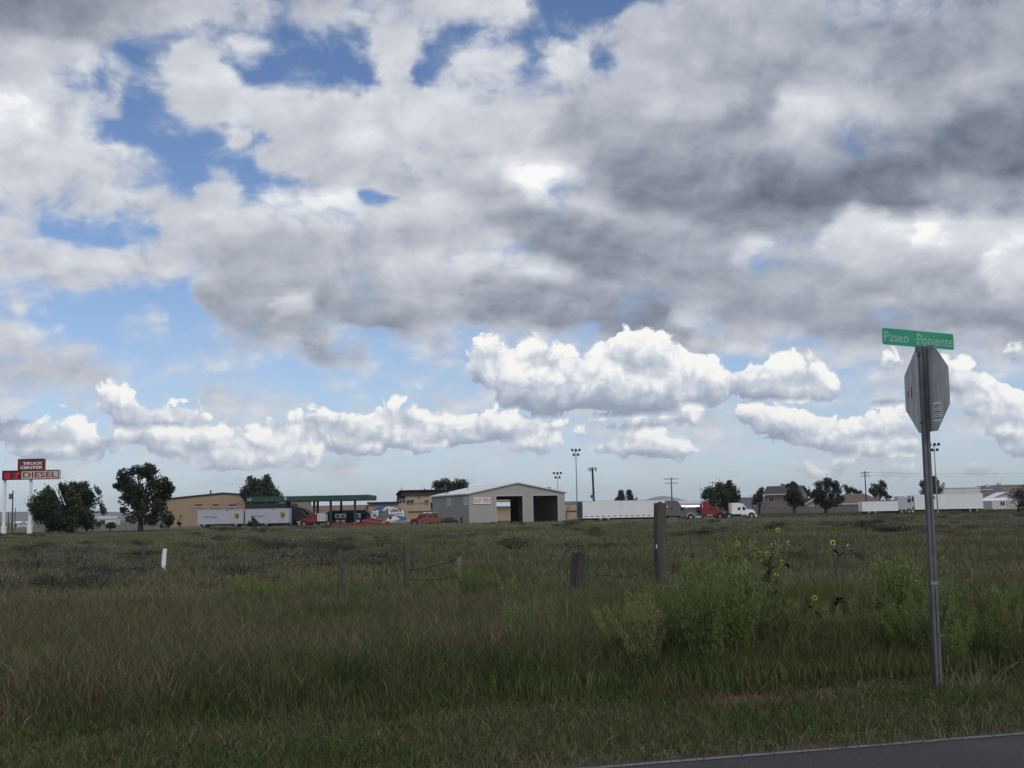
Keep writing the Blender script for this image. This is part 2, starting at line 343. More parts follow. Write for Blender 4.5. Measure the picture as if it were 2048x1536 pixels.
c = W.mix(W.m('MULTIPLY', low, 0.5), c, tuple(v / SKY for v in lin(214, 218, 216)[:3]) + (1,))
wo = W.new('ShaderNodeOutputWorld')
mx = W.new('ShaderNodeMixShader')          # above the cumulus belt only the deck is worked out
W.l.new(W.m('LESS_THAN', EL, 11.0), mx.inputs[0])
W.l.new(background(base), mx.inputs[1])
W.l.new(background(W.mix(a, base, c)), mx.inputs[2])
W.l.new(mx.outputs[0], wo.inputs[0])
wd.cycles.sampling_method = 'NONE'

# ================================================================== helpers: materials and meshes
def material(name, rgb, rough=0.7, metal=0.0, var=0.18, scale=3.0, bump=0.0, bscale=None, stretch=None, spec=0.4, tint=None, tintamt=0.0, tscale=0.6, trans=0.0):
    """Principled with noise-broken colour; rgb is scene linear"""
    m = bpy.data.materials.new(name); m.use_nodes = True
    N = NT(m.node_tree); N.n.clear()
    b = N.new('ShaderNodeBsdfPrincipled'); o = N.new('ShaderNodeOutputMaterial')
    t = N.new('ShaderNodeTexCoord'); v = t.outputs['Object']
    if stretch: v = N.v('MULTIPLY', v, stretch)
    n = N.noise(v, scale, 5.0, 0.6)
    dark = tuple(c * (1 - var) for c in rgb[:3]) + (1,)
    lite = tuple(min(1, c * (1 + var)) for c in rgb[:3]) + (1,)
    c = N.ramp(n, [(0.3, dark), (0.7, lite)])
    if tint:
        n3 = N.noise(v, tscale, 4.0, 0.6)
        c = N.mix(N.m('MULTIPLY', N.step(n3, 0.48, 0.66), tintamt), c, tuple(tint[:3]) + (1,))
    N.l.new(c, b.inputs['Base Color'])
    b.inputs['Metallic'].default_value = metal
    b.inputs['Specular IOR Level'].default_value = spec
    N.put(b.inputs['Roughness'], N.lerp(n, 0.2, 0.8, max(0.03, rough - 0.1), min(1.0, rough + 0.1)))
    if bump:
        bp = N.new('ShaderNodeBump'); bp.inputs['Strength'].default_value = bump; bp.inputs['Distance'].default_value = 0.02
        N.l.new(N.noise(v, bscale or scale * 4, 5.0, 0.6), bp.inputs['Height'])
        N.l.new(bp.outputs[0], b.inputs['Normal'])
    N.l.new(b.outputs[0], o.inputs[0])
    return m

def foliage_mat(name, mult=1.0, trans=0.35):
    """leaf and blade colour from the 'Col' attribute, a little light let through"""
    m = bpy.data.materials.new(name); m.use_nodes = True
    N = NT(m.node_tree); N.n.clear()
    a = N.new('ShaderNodeAttribute', attribute_name='Col')
    oi = N.new('ShaderNodeObjectInfo')
    k = N.lerp(oi.outputs['Random'], 0, 1, 0.82 * mult, 1.18 * mult)
    c = N.v('SCALE', a.outputs['Color'], scale=k)
    d = N.new('ShaderNodeBsdfDiffuse'); N.l.new(c, d.inputs[0])
    t = N.new('ShaderNodeBsdfTranslucent'); N.l.new(c, t.inputs[0])
    x = N.new('ShaderNodeMixShader'); x.inputs[0].default_value = trans
    N.l.new(d.outputs[0], x.inputs[1]); N.l.new(t.outputs[0], x.inputs[2])
    o = N.new('ShaderNodeOutputMaterial'); N.l.new(x.outputs[0], o.inputs[0])
    return m

class MB:
    """collects shapes for ONE mesh"""
    def __init__(s): s.v, s.f = [], []
    def add(s, vs, fs):
        n = len(s.v); s.v += [tuple(p) for p in vs]; s.f += [tuple(i + n for i in f) for f in fs]; return s
    def box(s, x0, x1, y0, y1, z0, z1):
        return s.add([(x0, y0, z0), (x1, y0, z0), (x1, y1, z0), (x0, y1, z0), (x0, y0, z1), (x1, y0, z1), (x1, y1, z1), (x0, y1, z1)],
                     [(0, 3, 2, 1), (4, 5, 6, 7), (0, 1, 5, 4), (1, 2, 6, 5), (2, 3, 7, 6), (3, 0, 4, 7)])
    def prism(s, poly, y0, y1):
        """side outline (x, z) pushed along y"""
        n = len(poly)
        a = sum(poly[i][0] * poly[(i + 1) % n][1] - poly[(i + 1) % n][0] * poly[i][1] for i in range(n))
        if a < 0: poly = poly[::-1]
        vs = [(x, y0, z) for x, z in poly] + [(x, y1, z) for x, z in poly]
        fs = [tuple(range(n)), tuple(range(2 * n - 1, n - 1, -1))] + [(i, i + n, (i + 1) % n + n, (i + 1) % n) for i in range(n)]
        return s.add(vs, fs)
    def plate(s, poly, z0, z1):
        n = len(poly)
        vs = [(x, y, z0) for x, y in poly] + [(x, y, z1) for x, y in poly]
        fs = [tuple(range(n - 1, -1, -1)), tuple(range(n, 2 * n))] + [(i, (i + 1) % n, (i + 1) % n + n, i + n) for i in range(n)]
        return s.add(vs, fs)
    def tube(s, pts, rad, n=8, cap=True):
        pts = [Vector(p) for p in pts]
        if not hasattr(rad, '__len__'): rad = [rad] * len(pts)
        vs, fs = [], []
        for k, p in enumerate(pts):
            d = (pts[min(k + 1, len(pts) - 1)] - pts[max(k - 1, 0)]).normalized()
            a = d.cross(Vector((0, 0, 1)) if abs(d.z) < 0.9 else Vector((1, 0, 0))).normalized(); b = d.cross(a)
            for i in range(n):
                t = 2 * math.pi * i / n
                vs.append(p + (a * math.cos(t) + b * math.sin(t)) * rad[k])
        for k in range(len(pts) - 1):
            for i in range(n):
                j = (i + 1) % n
                fs.append((k * n + i, k * n + j, (k + 1) * n + j, (k + 1) * n + i))
        if cap: fs += [tuple(range(n - 1, -1, -1)), tuple(range(len(vs) - n, len(vs)))]
        return s.add(vs, fs)
    def cyl(s, c, axis, r, h, n=16):
        c = Vector(c); a = Vector(axis).normalized()
        return s.tube([c - a * h / 2, c + a * h / 2], r, n)
    def build(s, name, mat, parent=None, smooth=False, loc=None):
        me = bpy.data.meshes.new(name); me.from_pydata(s.v, [], s.f); me.update()
        return link(name, me, mat, parent, smooth, loc)

def link(name, me, mat=None, parent=None, smooth=False, loc=None):
    if mat is not None:
        me.materials.clear(); me.materials.append(mat)
    if smooth:
        me.polygons.foreach_set('use_smooth', np.ones(len(me.polygons), dtype=bool))
    o = bpy.data.objects.new(name, me); COL.objects.link(o)
    if parent is not None: o.parent = parent
    if loc is not None: o.location = loc
    return o

def thing(name, label, cat, loc, rz=0.0, group=None):
    o = bpy.data.objects.new(name, None); COL.objects.link(o)
    o.empty_display_size = 0.3
    o.location = loc; o.rotation_euler = (0, 0, rz)
    return tag(o, label, cat, group)
def tag(o, label, cat, group=None):
    o['label'] = label; o['category'] = cat
    if group: o['group'] = group
    return o
def kind(o, k, label=None):
    o['kind'] = k
    if label: o['label'] = label
    return o
def copy_thing(src, loc, rz, scale=1.0, label=None):
    r = src.copy(); COL.objects.link(r); r.location = loc; r.rotation_euler = (0, 0, rz); r.scale = (scale,) * 3
    if label: r['label'] = label
    for ch in src.children:
        c = ch.copy(); COL.objects.link(c); c.parent = r
    return r

def lettering(text, mat, parent, x0, x1, z0, z1, y, name='lettering', bold=0.02, rot=(math.pi / 2, 0, 0), ex=0.004, shear=0.0):
    """flat raised letters fitted into a box of the local x-z plane, reading towards -y"""
    cu = bpy.data.curves.new(name, 'FONT'); cu.body = text; cu.offset = bold; cu.extrude = 0.0; cu.size = 1.0; cu.resolution_u = 3; cu.shear = shear
    t = bpy.data.objects.new(name, cu); COL.objects.link(t)
    dg = bpy.context.evaluated_depsgraph_get()
    me = bpy.data.meshes.new_from_object(t.evaluated_get(dg))
    bpy.data.objects.remove(t)
    n = len(me.vertices); co = np.empty(n * 3); me.vertices.foreach_get('co', co); co = co.reshape(-1, 3)
    lo, hi = co.min(0), co.max(0)
    out = np.empty_like(co)
    out[:, 0] = x0 + (co[:, 0] - lo[0]) / (hi[0] - lo[0]) * (x1 - x0)
    out[:, 2] = z0 + (co[:, 1] - lo[1]) / (hi[1] - lo[1]) * (z1 - z0)
    out[:, 1] = y
    me.vertices.foreach_set('co', out.ravel()); me.update()
    return link(name, me, mat, parent)

def smooth01(a, b, x):
    t = np.clip((x - a) / (b - a), 0, 1); return t * t * (3 - 2 * t)
def vnoise(x, y, seed=0):
    """value noise 0..1, vectorised"""
    xi, yi = np.floor(x).astype(np.int64), np.floor(y).astype(np.int64); fx, fy = x - xi, y - yi
    fx, fy = fx * fx * (3 - 2 * fx), fy * fy * (3 - 2 * fy)
    def h(i, j):
        n = (i * 374761393 + j * 668265263 + seed * 1442695041) & 0x7fffffff
        n = ((n ^ (n >> 13)) * 1274126177) & 0x7fffffff
        return ((n ^ (n >> 16)) & 0xffff) / 65535.0
    return (h(xi, yi) * (1 - fx) + h(xi + 1, yi) * fx) * (1 - fy) + (h(xi, yi + 1) * (1 - fx) + h(xi + 1, yi + 1) * fx) * fy
def fbm(x, y, seed=0, o=4):
    t, a, s = 0, 0.5, 0
    for k in range(o):
        t = t + a * vnoise(x * 2 ** k, y * 2 ** k, seed + k); s += a; a *= 0.55
    return t / s
def gz(x, y):
    """height of the land: level verge, a field that dips slightly and rolls a little"""
    x, y = np.asarray(x, float), np.asarray(y, float)
    r = np.hypot(x, y)
    z = -0.25 * smooth01(20, 150, r)
    z = z + 0.27 * smooth01(146, 169, y) * (1 - smooth01(170.5, 178, y)) * smooth01(-62, -44, x)          # low swell before the yard
    z = z + (fbm(x / 9, y / 9, 3) - 0.5) * 0.22 * smooth01(11, 30, y) * (1 - 0.75 * smooth01(120, 175, y))
    return z
def gp(px, py):
    """where the sight line of a photo pixel meets level ground"""
    d = _f + (px - 1024) / FPX * _r + (768 - py) / FPX * _u
    t = -CAMH / d[2]
    return Vector((d[0] * t, d[1] * t, 0))
def base(px, D):
    p = at(px, 1020, D); p.z = float(gz(p.x, p.y)); return p
def zpx(px, py, D):
    return at(px, py, D).z

M = {}
M['asphalt'] = material('asphalt', (0.052, 0.052, 0.055), 0.9, var=0.9, scale=90, bump=0.9, bscale=160, tint=(0.085, 0.082, 0.08), tintamt=0.6, tscale=0.8)
M['lot'] = material('gravel lot', (0.10, 0.085, 0.07), 0.95, var=0.3, scale=2.0, tint=(0.06, 0.06, 0.06), tintamt=0.7, tscale=0.05)
M['line'] = material('worn road paint', (0.15, 0.147, 0.138), 0.85, var=0.4, scale=30, tint=(0.07, 0.07, 0.07), tintamt=0.9, tscale=9)
M['galv'] = material('galvanised steel', (0.135, 0.138, 0.155), 0.55, metal=0.35, var=0.15, scale=14, bump=0.05, tint=(0.075, 0.075, 0.09), tintamt=0.5, tscale=5)
M['alu'] = material('weathered aluminium', (0.50, 0.51, 0.50), 0.55, metal=0.2, var=0.22, scale=3.0, stretch=(9, 9, 0.8), tint=(0.34, 0.34, 0.33), tintamt=0.6, tscale=2.0)
M['green_sign'] = material('green sign sheeting', (0.02, 0.29, 0.165), 0.45, var=0.08, scale=6, tint=(0.05, 0.34, 0.215), tintamt=0.35, tscale=3)
M['sign_letter'] = material('faded white letters', (0.30, 0.47, 0.41), 0.5, var=0.18, scale=40)
M['white_paint'] = material('white paint', (0.78, 0.79, 0.80), 0.45, var=0.05, scale=0.8, tint=(0.62, 0.62, 0.60), tintamt=0.3, tscale=0.4)
M['trailer_white'] = material('white trailer skin', (0.70, 0.715, 0.73), 0.4, var=0.04, scale=0.6, stretch=(1, 1, 0.3), tint=(0.62, 0.62, 0.61), tintamt=0.25, tscale=0.5)
M['trailer_grey'] = material('pale grey trailer skin', (0.40, 0.41, 0.45), 0.5, var=0.05, scale=0.6, tint=(0.33, 0.33, 0.35), tintamt=0.3, tscale=0.5)
M['red_paint'] = material('red truck paint', (0.22, 0.02, 0.03), 0.45, var=0.1, scale=1.5)
M['deep_red'] = material('weathered red paint', (0.24, 0.025, 0.03), 0.55, var=0.2, scale=1.5, tint=(0.13, 0.03, 0.03), tintamt=0.5)
M['grey_paint'] = material('grey truck paint', (0.115, 0.112, 0.108), 0.4, var=0.08, scale=1.5)
M['black_paint'] = material('black truck paint', (0.02, 0.02, 0.024), 0.3, var=0.15, scale=1.5)
M['orange_paint'] = material('orange car paint', (0.22, 0.07, 0.03), 0.5, var=0.1, scale=1.5)
M['maroon_paint'] = material('maroon car paint', (0.16, 0.015, 0.025), 0.35, var=0.1, scale=1.5)
M['rubber'] = material('tyre rubber', (0.018, 0.018, 0.018), 0.85, var=0.2, scale=8)
M['rim'] = material('bright wheel rim', (0.36, 0.36, 0.36), 0.35, metal=0.6, var=0.1, scale=5)
M['chrome'] = material('polished steel', (0.72, 0.72, 0.72), 0.18, metal=1.0, var=0.05, scale=3)
M['tank'] = material('polished tank shell', (0.62, 0.62, 0.63), 0.16, metal=1.0, var=0.08, scale=2)
M['chassis'] = material('dark chassis', (0.03, 0.03, 0.032), 0.8, var=0.3, scale=4)
M['glass'] = material('dark glass', (0.02, 0.022, 0.026), 0.08, var=0.1, scale=2, spec=0.6)
M['tan_wall'] = material('tan stucco', (0.42, 0.32, 0.215), 0.9, var=0.08, scale=0.7, tint=(0.30, 0.22, 0.16), tintamt=0.4, tscale=0.15)
M['tan_metal'] = material('tan metal siding', (0.33, 0.245, 0.16), 0.7, var=0.06, scale=0.4, tint=(0.22, 0.165, 0.11), tintamt=0.4, tscale=0.1)
M['pink_wall'] = material('pinkish stucco', (0.31, 0.22, 0.18), 0.9, var=0.08, scale=0.7)
M['brown_roof'] = material('brown shingle roof', (0.070, 0.054, 0.046), 0.9, var=0.2, scale=3)
M['dark_trim'] = material('dark trim', (0.035, 0.03, 0.028), 0.7, var=0.2, scale=2)
M['shop_front'] = material('grey metal siding', (0.33, 0.325, 0.285), 0.65, var=0.05, scale=0.4, stretch=(6, 6, 0.4), tint=(0.31, 0.305, 0.27), tintamt=0.35, tscale=0.1)
M['shop_roof'] = material('pale metal roof', (0.66, 0.67, 0.68), 0.5, var=0.05, scale=0.6)
M['dark_in'] = material('dark interior lining', (0.05, 0.05, 0.052), 0.9, var=0.2, scale=1)
M['concrete'] = material('concrete', (0.24, 0.23, 0.215), 0.9, var=0.15, scale=2)
M['green_roof'] = material('dark green fascia', (0.022, 0.07, 0.055), 0.55, var=0.12, scale=0.6)
M['green_post'] = material('dark green column', (0.018, 0.05, 0.042), 0.6, var=0.12, scale=2)
M['sign_red'] = material('maroon sign face', (0.17, 0.022, 0.03), 0.5, var=0.12, scale=1.2)
M['sign_white'] = material('faded white sign face', (0.52, 0.50, 0.45), 0.55, var=0.08, scale=1.2)
M['letter_white'] = material('white letters', (0.66, 0.62, 0.60), 0.6, var=0.05, scale=3)
M['letter_red'] = material('red letters', (0.26, 0.012, 0.02), 0.6, var=0.08, scale=3)
M['letter_blue'] = material('slate blue letters', (0.10, 0.11, 0.20), 0.6, var=0.1, scale=3)
M['letter_black'] = material('black letters', (0.02, 0.02, 0.022), 0.6, var=0.1, scale=3)
M['logo_brown'] = material('brown emblem', (0.055, 0.03, 0.012), 0.6, var=0.1, scale=3)
M['logo_yellow'] = material('yellow emblem', (0.36, 0.30, 0.06), 0.6, var=0.1, scale=3)
M['mural_blue'] = material('mural sky paint', (0.07, 0.15, 0.34), 0.8, var=0.2, scale=1.0, tint=(0.16, 0.26, 0.42), tintamt=0.6, tscale=0.6)
M['mural_sand'] = material('mural desert paint', (0.34, 0.26, 0.11), 0.8, var=0.25, scale=1.0, tint=(0.24, 0.14, 0.05), tintamt=0.6, tscale=0.6)
M['mural_grey'] = material('mural grey paint', (0.16, 0.16, 0.13), 0.8, var=0.3, scale=1.0)
M['wood'] = material('weathered post wood', (0.088, 0.078, 0.070), 0.95, var=0.4, scale=5, stretch=(7, 7, 0.6), bump=0.6, bscale=16, tint=(0.05, 0.042, 0.038), tintamt=0.6, tscale=2.5)
M['pole_wood'] = material('creosoted pole wood', (0.04, 0.034, 0.03), 0.9, var=0.3, scale=3)
M['bark'] = material('tree bark', (0.035, 0.028, 0.022), 0.95, var=0.35, scale=4, bump=0.5)
M['wire'] = material('rusty wire', (0.05, 0.04, 0.035), 0.7, metal=0.4, var=0.3, scale=20)
M['hill_blue'] = material('scrub covered slope', (0.075, 0.078, 0.060), 1.0, var=0.25, scale=0.004)
M['hill_grey'] = material('bare rocky hill', (0.17, 0.16, 0.14), 1.0, var=0.2, scale=0.004)
M['house_wall'] = material('taupe stucco', (0.20, 0.165, 0.14), 0.9, var=0.08, scale=0.7)
M['house_pink'] = material('rose stucco', (0.26, 0.20, 0.175), 0.9, var=0.08, scale=0.7)
M['orange_wood'] = material('orange stained boards', (0.24, 0.105, 0.03), 0.8, var=0.25, scale=2.5, stretch=(4, 4, 0.4))
M['fence_grey'] = material('grey board fence', (0.13, 0.125, 0.125), 0.95, var=0.25, scale=3, stretch=(6, 6, 0.3))
M['blue_grey'] = material('slate metal siding', (0.15, 0.17, 0.20), 0.7, var=0.08, scale=0.5)
M['cream_wall'] = material('pale cream wall', (0.55, 0.54, 0.51), 0.8, var=0.05, scale=0.4)
M['lamp_dark'] = material('floodlight housing', (0.02, 0.02, 0.023), 0.5, var=0.1, scale=4)
M['mast'] = material('pale steel mast', (0.26, 0.28, 0.31), 0.5, metal=0.3, var=0.08, scale=2)

# ================================================================== the setting: land, road, lot, far hills
def graded(lo, hi, near, step0, grow):
    a = [near]; s = step0
    while a[-1] < hi: a.append(a[-1] + s); s *= grow
    return a
_ys = [-60, -40, -25, -15, -8, -4, 0, 2, 4] + graded(5, 9000, 5, 0.6, 1.045)
_xp = graded(0, 9000, 0, 0.9, 1.055)
_xs = [-v for v in _xp[:0:-1]] + _xp
GX, GY = np.meshgrid(np.array(_xs), np.array(_ys))
GZ = gz(GX, GY)
nr, ncl = GX.shape
gv = np.stack([GX.ravel(), GY.ravel(), GZ.ravel()], 1)
ii = (np.arange(nr - 1)[:, None] * ncl + np.arange(ncl - 1)[None, :]).ravel()
gf = np.stack([ii, ii + 1, ii + ncl + 1, ii + ncl], 1)
me = bpy.data.meshes.new('ground'); me.from_pydata(gv.tolist(), [], gf.tolist()); me.update()
def ground_mat():
    m = bpy.data.materials.new('grassland soil'); m.use_nodes = True
    N = NT(m.node_tree); N.n.clear()
    g = N.new('ShaderNodeNewGeometry'); p = g.outputs['Position']
    px, py, pz = N.sep(p)
    big = N.noise(p, 0.06, 5.0, 0.6)
    mid = N.noise(N.v('MULTIPLY', p, (0.5, 1.0, 1.0)), 0.35, 6.0, 0.65)
    fine = N.noise(p, 5.0, 6.0, 0.7)
    grass = N.ramp(mid, [(0.30, (0.085, 0.085, 0.052, 1)), (0.5, (0.125, 0.118, 0.075, 1)), (0.7, (0.18, 0.155, 0.105, 1))])
    sage = N.ramp(fine, [(0.3, (0.075, 0.078, 0.06, 1)), (0.7, (0.14, 0.14, 0.105, 1))])
    c = N.mix(N.step(big, 0.42, 0.62), grass, sage)
    soil = N.ramp(fine, [(0.3, (0.060, 0.042, 0.030, 1)), (0.7, (0.125, 0.080, 0.056, 1))])
    near = N.m('SUBTRACT', 1.0, N.step(py, 14.0, 45.0))
    c = N.mix(N.m('MULTIPLY', near, 0.75), c, soil)
    b = N.new('ShaderNodeBsdfPrincipled'); b.inputs['Roughness'].default_value = 0.95; b.inputs['Specular IOR Level'].default_value = 0.1
    N.l.new(c, b.inputs['Base Color'])
    bp = N.new('ShaderNodeBump'); bp.inputs['Strength'].default_value = 0.5; bp.inputs['Distance'].default_value = 0.05
    N.l.new(fine, bp.inputs['Height']); N.l.new(bp.outputs[0], b.inputs['Normal'])
    o = N.new('ShaderNodeOutputMaterial'); N.l.new(b.outputs[0], o.inputs[0])
    return m
ground = kind(link('ground', me, ground_mat(), smooth=True), 'structure', 'grassy plain reaching from the roadside to the horizon')

# the near road: its far edge crosses the lower right corner
E0, E1 = gp(1300, 1528), gp(2048, 1468)
RD = (E1 - E0).normalized(); RN = Vector((RD.y, -RD.x, 0))           # RN points from the verge onto the road
def rdist(x, y):
    """metres from the asphalt edge, positive on the verge"""
    return -((np.asarray(x) - E0.x) * RN.x + (np.asarray(y) - E0.y) * RN.y)
def strip(name, a, b, z, t0=-60, t1=60, n=240, jit=0.0, mat=None):
    vs, fs = [], []
    for i in range(n + 1):
        t = t0 + (t1 - t0) * i / n
        ja = jit * (float(vnoise(np.array(t * 3.1), np.array(0.5), 5)) - 0.5 + 0.6 * (float(vnoise(np.array(t * 11.0), np.array(2.5), 6)) - 0.5))
        p = E0 + RD * t + RN * (a + ja); q = E0 + RD * t + RN * b
        vs += [(p.x, p.y, z), (q.x, q.y, z)]
    fs = [(2 * i, 2 * i + 1, 2 * i + 3, 2 * i + 2) for i in range(n)]
    me = bpy.data.meshes.new(name); me.from_pydata(vs, [], fs); me.update()
    return link(name, me, mat)
road = kind(strip('road', -0.04, 7.2, 0.012, jit=0.05, n=500, mat=M['asphalt']), 'structure', 'grey asphalt road with a pale edge line')
ln = strip('edge_line', 0.02, 0.075, 0.016, n=400, jit=0.018, mat=M['line']); ln.parent = road

# gravel yard under the trucks
lot = MB()
def lotpoly(pts, name, z, mat, label):
    vs = [(p[0], p[1], z) for p in pts]
    me = bpy.data.meshes.new(name); me.from_pydata(vs, [], [tuple(range(len(vs)))]); me.update()
    return kind(link(name, me, mat), 'structure', label)
lotpoly([(-120, 196), (-45, 190), (-8, 181), (32, 178), (42, 184), (44, 205), (44, 300), (-120, 300)], 'truck_yard', -0.19, M['lot'], 'gravel yard of the truck stop behind the field')
lotpoly([(-160, 184), (-60, 181), (-60, 189), (-160, 193)], 'access_road', -0.185, M['asphalt'], 'dark access road behind the trees at the left')

# far hills: ridge lines with real depth
def ridge(name, D, pts, depth, mat, label):
    vs, fs = [], []
    for px, py in pts:
        p = at(px, py, D)
        vs += [(p.x, p.y, -20), (p.x, p.y + 0.25 * depth, max(p.z, -5)), (p.x * 1.05, p.y + depth, -20)]
    for i in range(len(pts) - 1):
        a = 3 * i
        fs += [(a, a + 3, a + 4, a + 1), (a + 1, a + 4, a + 5, a + 2)]
    me = bpy.data.meshes.new(name); me.from_pydata(vs, [], fs); me.update()
    return kind(link(name, me, mat), 'structure', label)
ridge('mesa', 7000, [(-700, 1052), (-400, 1034), (-120, 1024), (10, 1023), (75, 1022), (160, 1024), (230, 1028), (330, 1026), (480, 1031), (640, 1029), (760, 1026)], 2500, M['hill_blue'], 'long blue mesa on the left horizon')
ridge('mesa', 7600, [(1040, 1026), (1120, 1004), (1180, 1003), (1260, 1004), (1300, 1000), (1330, 1003), (1420, 1003), (1500, 1002), (1620, 1004), (1760, 1002), (1900, 998), (2100, 996), (2500, 990), (2800, 1003)], 2500, M['hill_blue'], 'low dark blue rise on the horizon behind the trailers')
ridge('hill', 8800, [(1240, 1012), (1290, 1000), (1312, 997), (1330, 992), (1347, 989), (1362, 991), (1385, 996), (1405, 1000), (1440, 1002), (1480, 1012)], 2500, M['hill_grey'], 'rounded pale grey hill above the parked tanker')

# the air: one box of thin even haze round everything
hzb = MB().box(-13000, 13000, -200, 13000, -24, 190)
hm = bpy.data.materials.new('thin haze'); hm.use_nodes = True
N = NT(hm.node_tree); N.n.clear()
pv = N.new('ShaderNodeVolumePrincipled'); pv.inputs['Color'].default_value = (0.80, 0.90, 1.0, 1); pv.inputs['Density'].default_value = 0.00007; pv.inputs['Anisotropy'].default_value = 0.0
o_ = N.new('ShaderNodeOutputMaterial'); N.l.new(pv.outputs[0], o_.inputs['Volume'])
kind(hzb.build('haze', hm), 'stuff', 'thin pale haze over the whole plain')

# ================================================================== buildings
def gable_house(root, w, d, h, ridge, wall, roof, name='wall', over=0.4, axis='x', trim=None):
    """box walls under a pitched roof; ridge runs along local x ('x') or y ('y')"""
    m = MB()
    if axis == 'y':
        m.prism([(0, 0), (w, 0), (w, h), (w / 2, ridge), (0, h)], 0, d)
    else:
        m.add([(0, 0, 0), (w, 0, 0), (w, d, 0), (0, d, 0), (0, 0, h), (w, 0, h), (w, d, h), (0, d, h), (0, d / 2, ridge), (w, d / 2, ridge)],
              [(3, 2, 1, 0), (0, 1, 5, 4), (2, 3, 7, 6), (1, 2, 6, 9, 5), (3, 0, 4, 8, 7), (4, 5, 9, 8), (6, 7, 8, 9)])
    m.build(name, wall, root)
    r = MB(); t = 0.16; o = over
    if axis == 'y':
        k = (ridge - h) / (w / 2)
        for sx in (-1, 1):
            xe = -o if sx < 0 else w + o; ze = h - k * o
            r.prism([(xe, ze + 0.01), (w / 2, ridge + 0.01), (w / 2, ridge + t), (xe, ze + t)], -o, d + o)
    else:
        k = (ridge - h) / (d / 2)
        for ye, zz in ((-o, 1), (d + o, 2)):
            ze = h - k * o
            a = [(-o, ye, ze + 0.01), (w + o, ye, ze + 0.01), (w + o, d / 2, ridge + 0.01), (-o, d / 2, ridge + 0.01)]
            b = [(x, y, z + t) for x, y, z in a]
            r.add(a + b, [(3, 2, 1, 0), (4, 5, 6, 7), (0, 1, 5, 4), (1, 2, 6, 5), (2, 3, 7, 6), (3, 0, 4, 7)])
    rf = r.build('roof', roof, root)
    return rf
def window(root, x0, x1, z0, z1, y, frame=M['white_paint'], mull=True, out=-1):
    f = MB(); t = 0.07; a, b = (y + out * 0.06, y + out * 0.002) if out < 0 else (y + 0.002, y + 0.06)
    f.box(x0 - t, x1 + t, a, b, z0 - t, z0); f.box(x0 - t, x1 + t, a, b, z1, z1 + t)
    f.box(x0 - t, x0, a, b, z0, z1); f.box(x1, x1 + t, a, b, z0, z1)
    if mull: f.box((x0 + x1) / 2 - 0.03, (x0 + x1) / 2 + 0.03, a, b, z0, z1)
    w = f.build('window', frame, root)
    g = MB().box(x0, x1, y + out * 0.03, y + out * 0.004, z0, z1) if out < 0 else MB().box(x0, x1, y + .004, y + .03, z0, z1)
    g.build('pane', M['glass'], w)
    return w

# --- grey workshop with two open bays
D0 = 195.0
c0 = base(938, D0)
WS, LS, EV, RG = 16.9, 25.0, 4.95, 6.65
shop = thing('workshop', 'grey metal workshop with two open truck bays and a white roof', 'workshop', c0, R(18))
b1, b2 = (4.75, 9.35, 4.5), (11.2, 15.6, 4.5)
roofz = lambda x: EV + (RG - EV) * (1 - abs(x - WS / 2) / (WS / 2))
T = 0.25
f = MB()
f.prism([(0, 0), (b1[0], 0), (b1[0], roofz(b1[0])), (0, EV)], 0, T)
f.prism([(b1[0], b1[2]), (b1[1], b1[2]), (b1[1], roofz(b1[1])), (WS / 2, RG), (b1[0], roofz(b1[0]))] if b1[1] > WS / 2 else [(b1[0], b1[2]), (b1[1], b1[2]), (b1[1], roofz(b1[1])), (b1[0], roofz(b1[0]))], 0, T)
f.prism([(b1[1], 0), (b2[0], 0), (b2[0], roofz(b2[0])), (b1[1], roofz(b1[1]))], 0, T)
f.prism([(b2[0], b2[2]), (b2[1], b2[2]), (b2[1], roofz(b2[1])), (b2[0], roofz(b2[0]))], 0, T)
f.prism([(b2[1], 0), (WS, 0), (WS, EV), (b2[1], roofz(b2[1]))], 0, T)
f.build('front_wall', M['shop_front'], shop)
sw_ = MB().box(-0.004, T, T, LS - T, 0, EV); sw_.build('side_wall', M['shop_front'], shop)
MB().box(WS - T, WS + 0.004, T, LS - T, 0, EV).build('side_wall', M['shop_front'], shop)
rw = MB()                                            # rear wall with the left bay's rear door open
ro = (11.6, 15.2, 4.2)
rw.prism([(0, 0), (ro[0], 0), (ro[0], roofz(ro[0])), (WS / 2, RG), (0, EV)], LS - T, LS)
rw.prism([(ro[0], ro[2]), (ro[1], ro[2]), (ro[1], roofz(ro[1])), (ro[0], roofz(ro[0]))], LS - T, LS)
rw.prism([(ro[1], 0), (WS, 0), (WS, EV), (ro[1], roofz(ro[1]))], LS - T, LS)
rw.build('rear_wall', M['dark_in'], shop)
MB().box(T, WS - T, T, LS - T, 0.005, 0.06).build('floor_slab', M['concrete'], shop)
r_ = MB(); k_ = (RG - EV) / (WS / 2)
r_.prism([(-0.5, EV - 0.5 * k_ + .01), (WS / 2, RG + .01), (WS / 2, RG + 0.2), (-0.5, EV - 0.5 * k_ + 0.2)], -0.3, LS + 0.3)
r_.prism([(WS + 0.5, EV - 0.5 * k_ + .01), (WS / 2, RG + .01), (WS / 2, RG + 0.2), (WS + 0.5, EV - 0.5 * k_ + 0.2)], -0.3, LS + 0.3)
r_.build('roof', M['shop_roof'], shop)
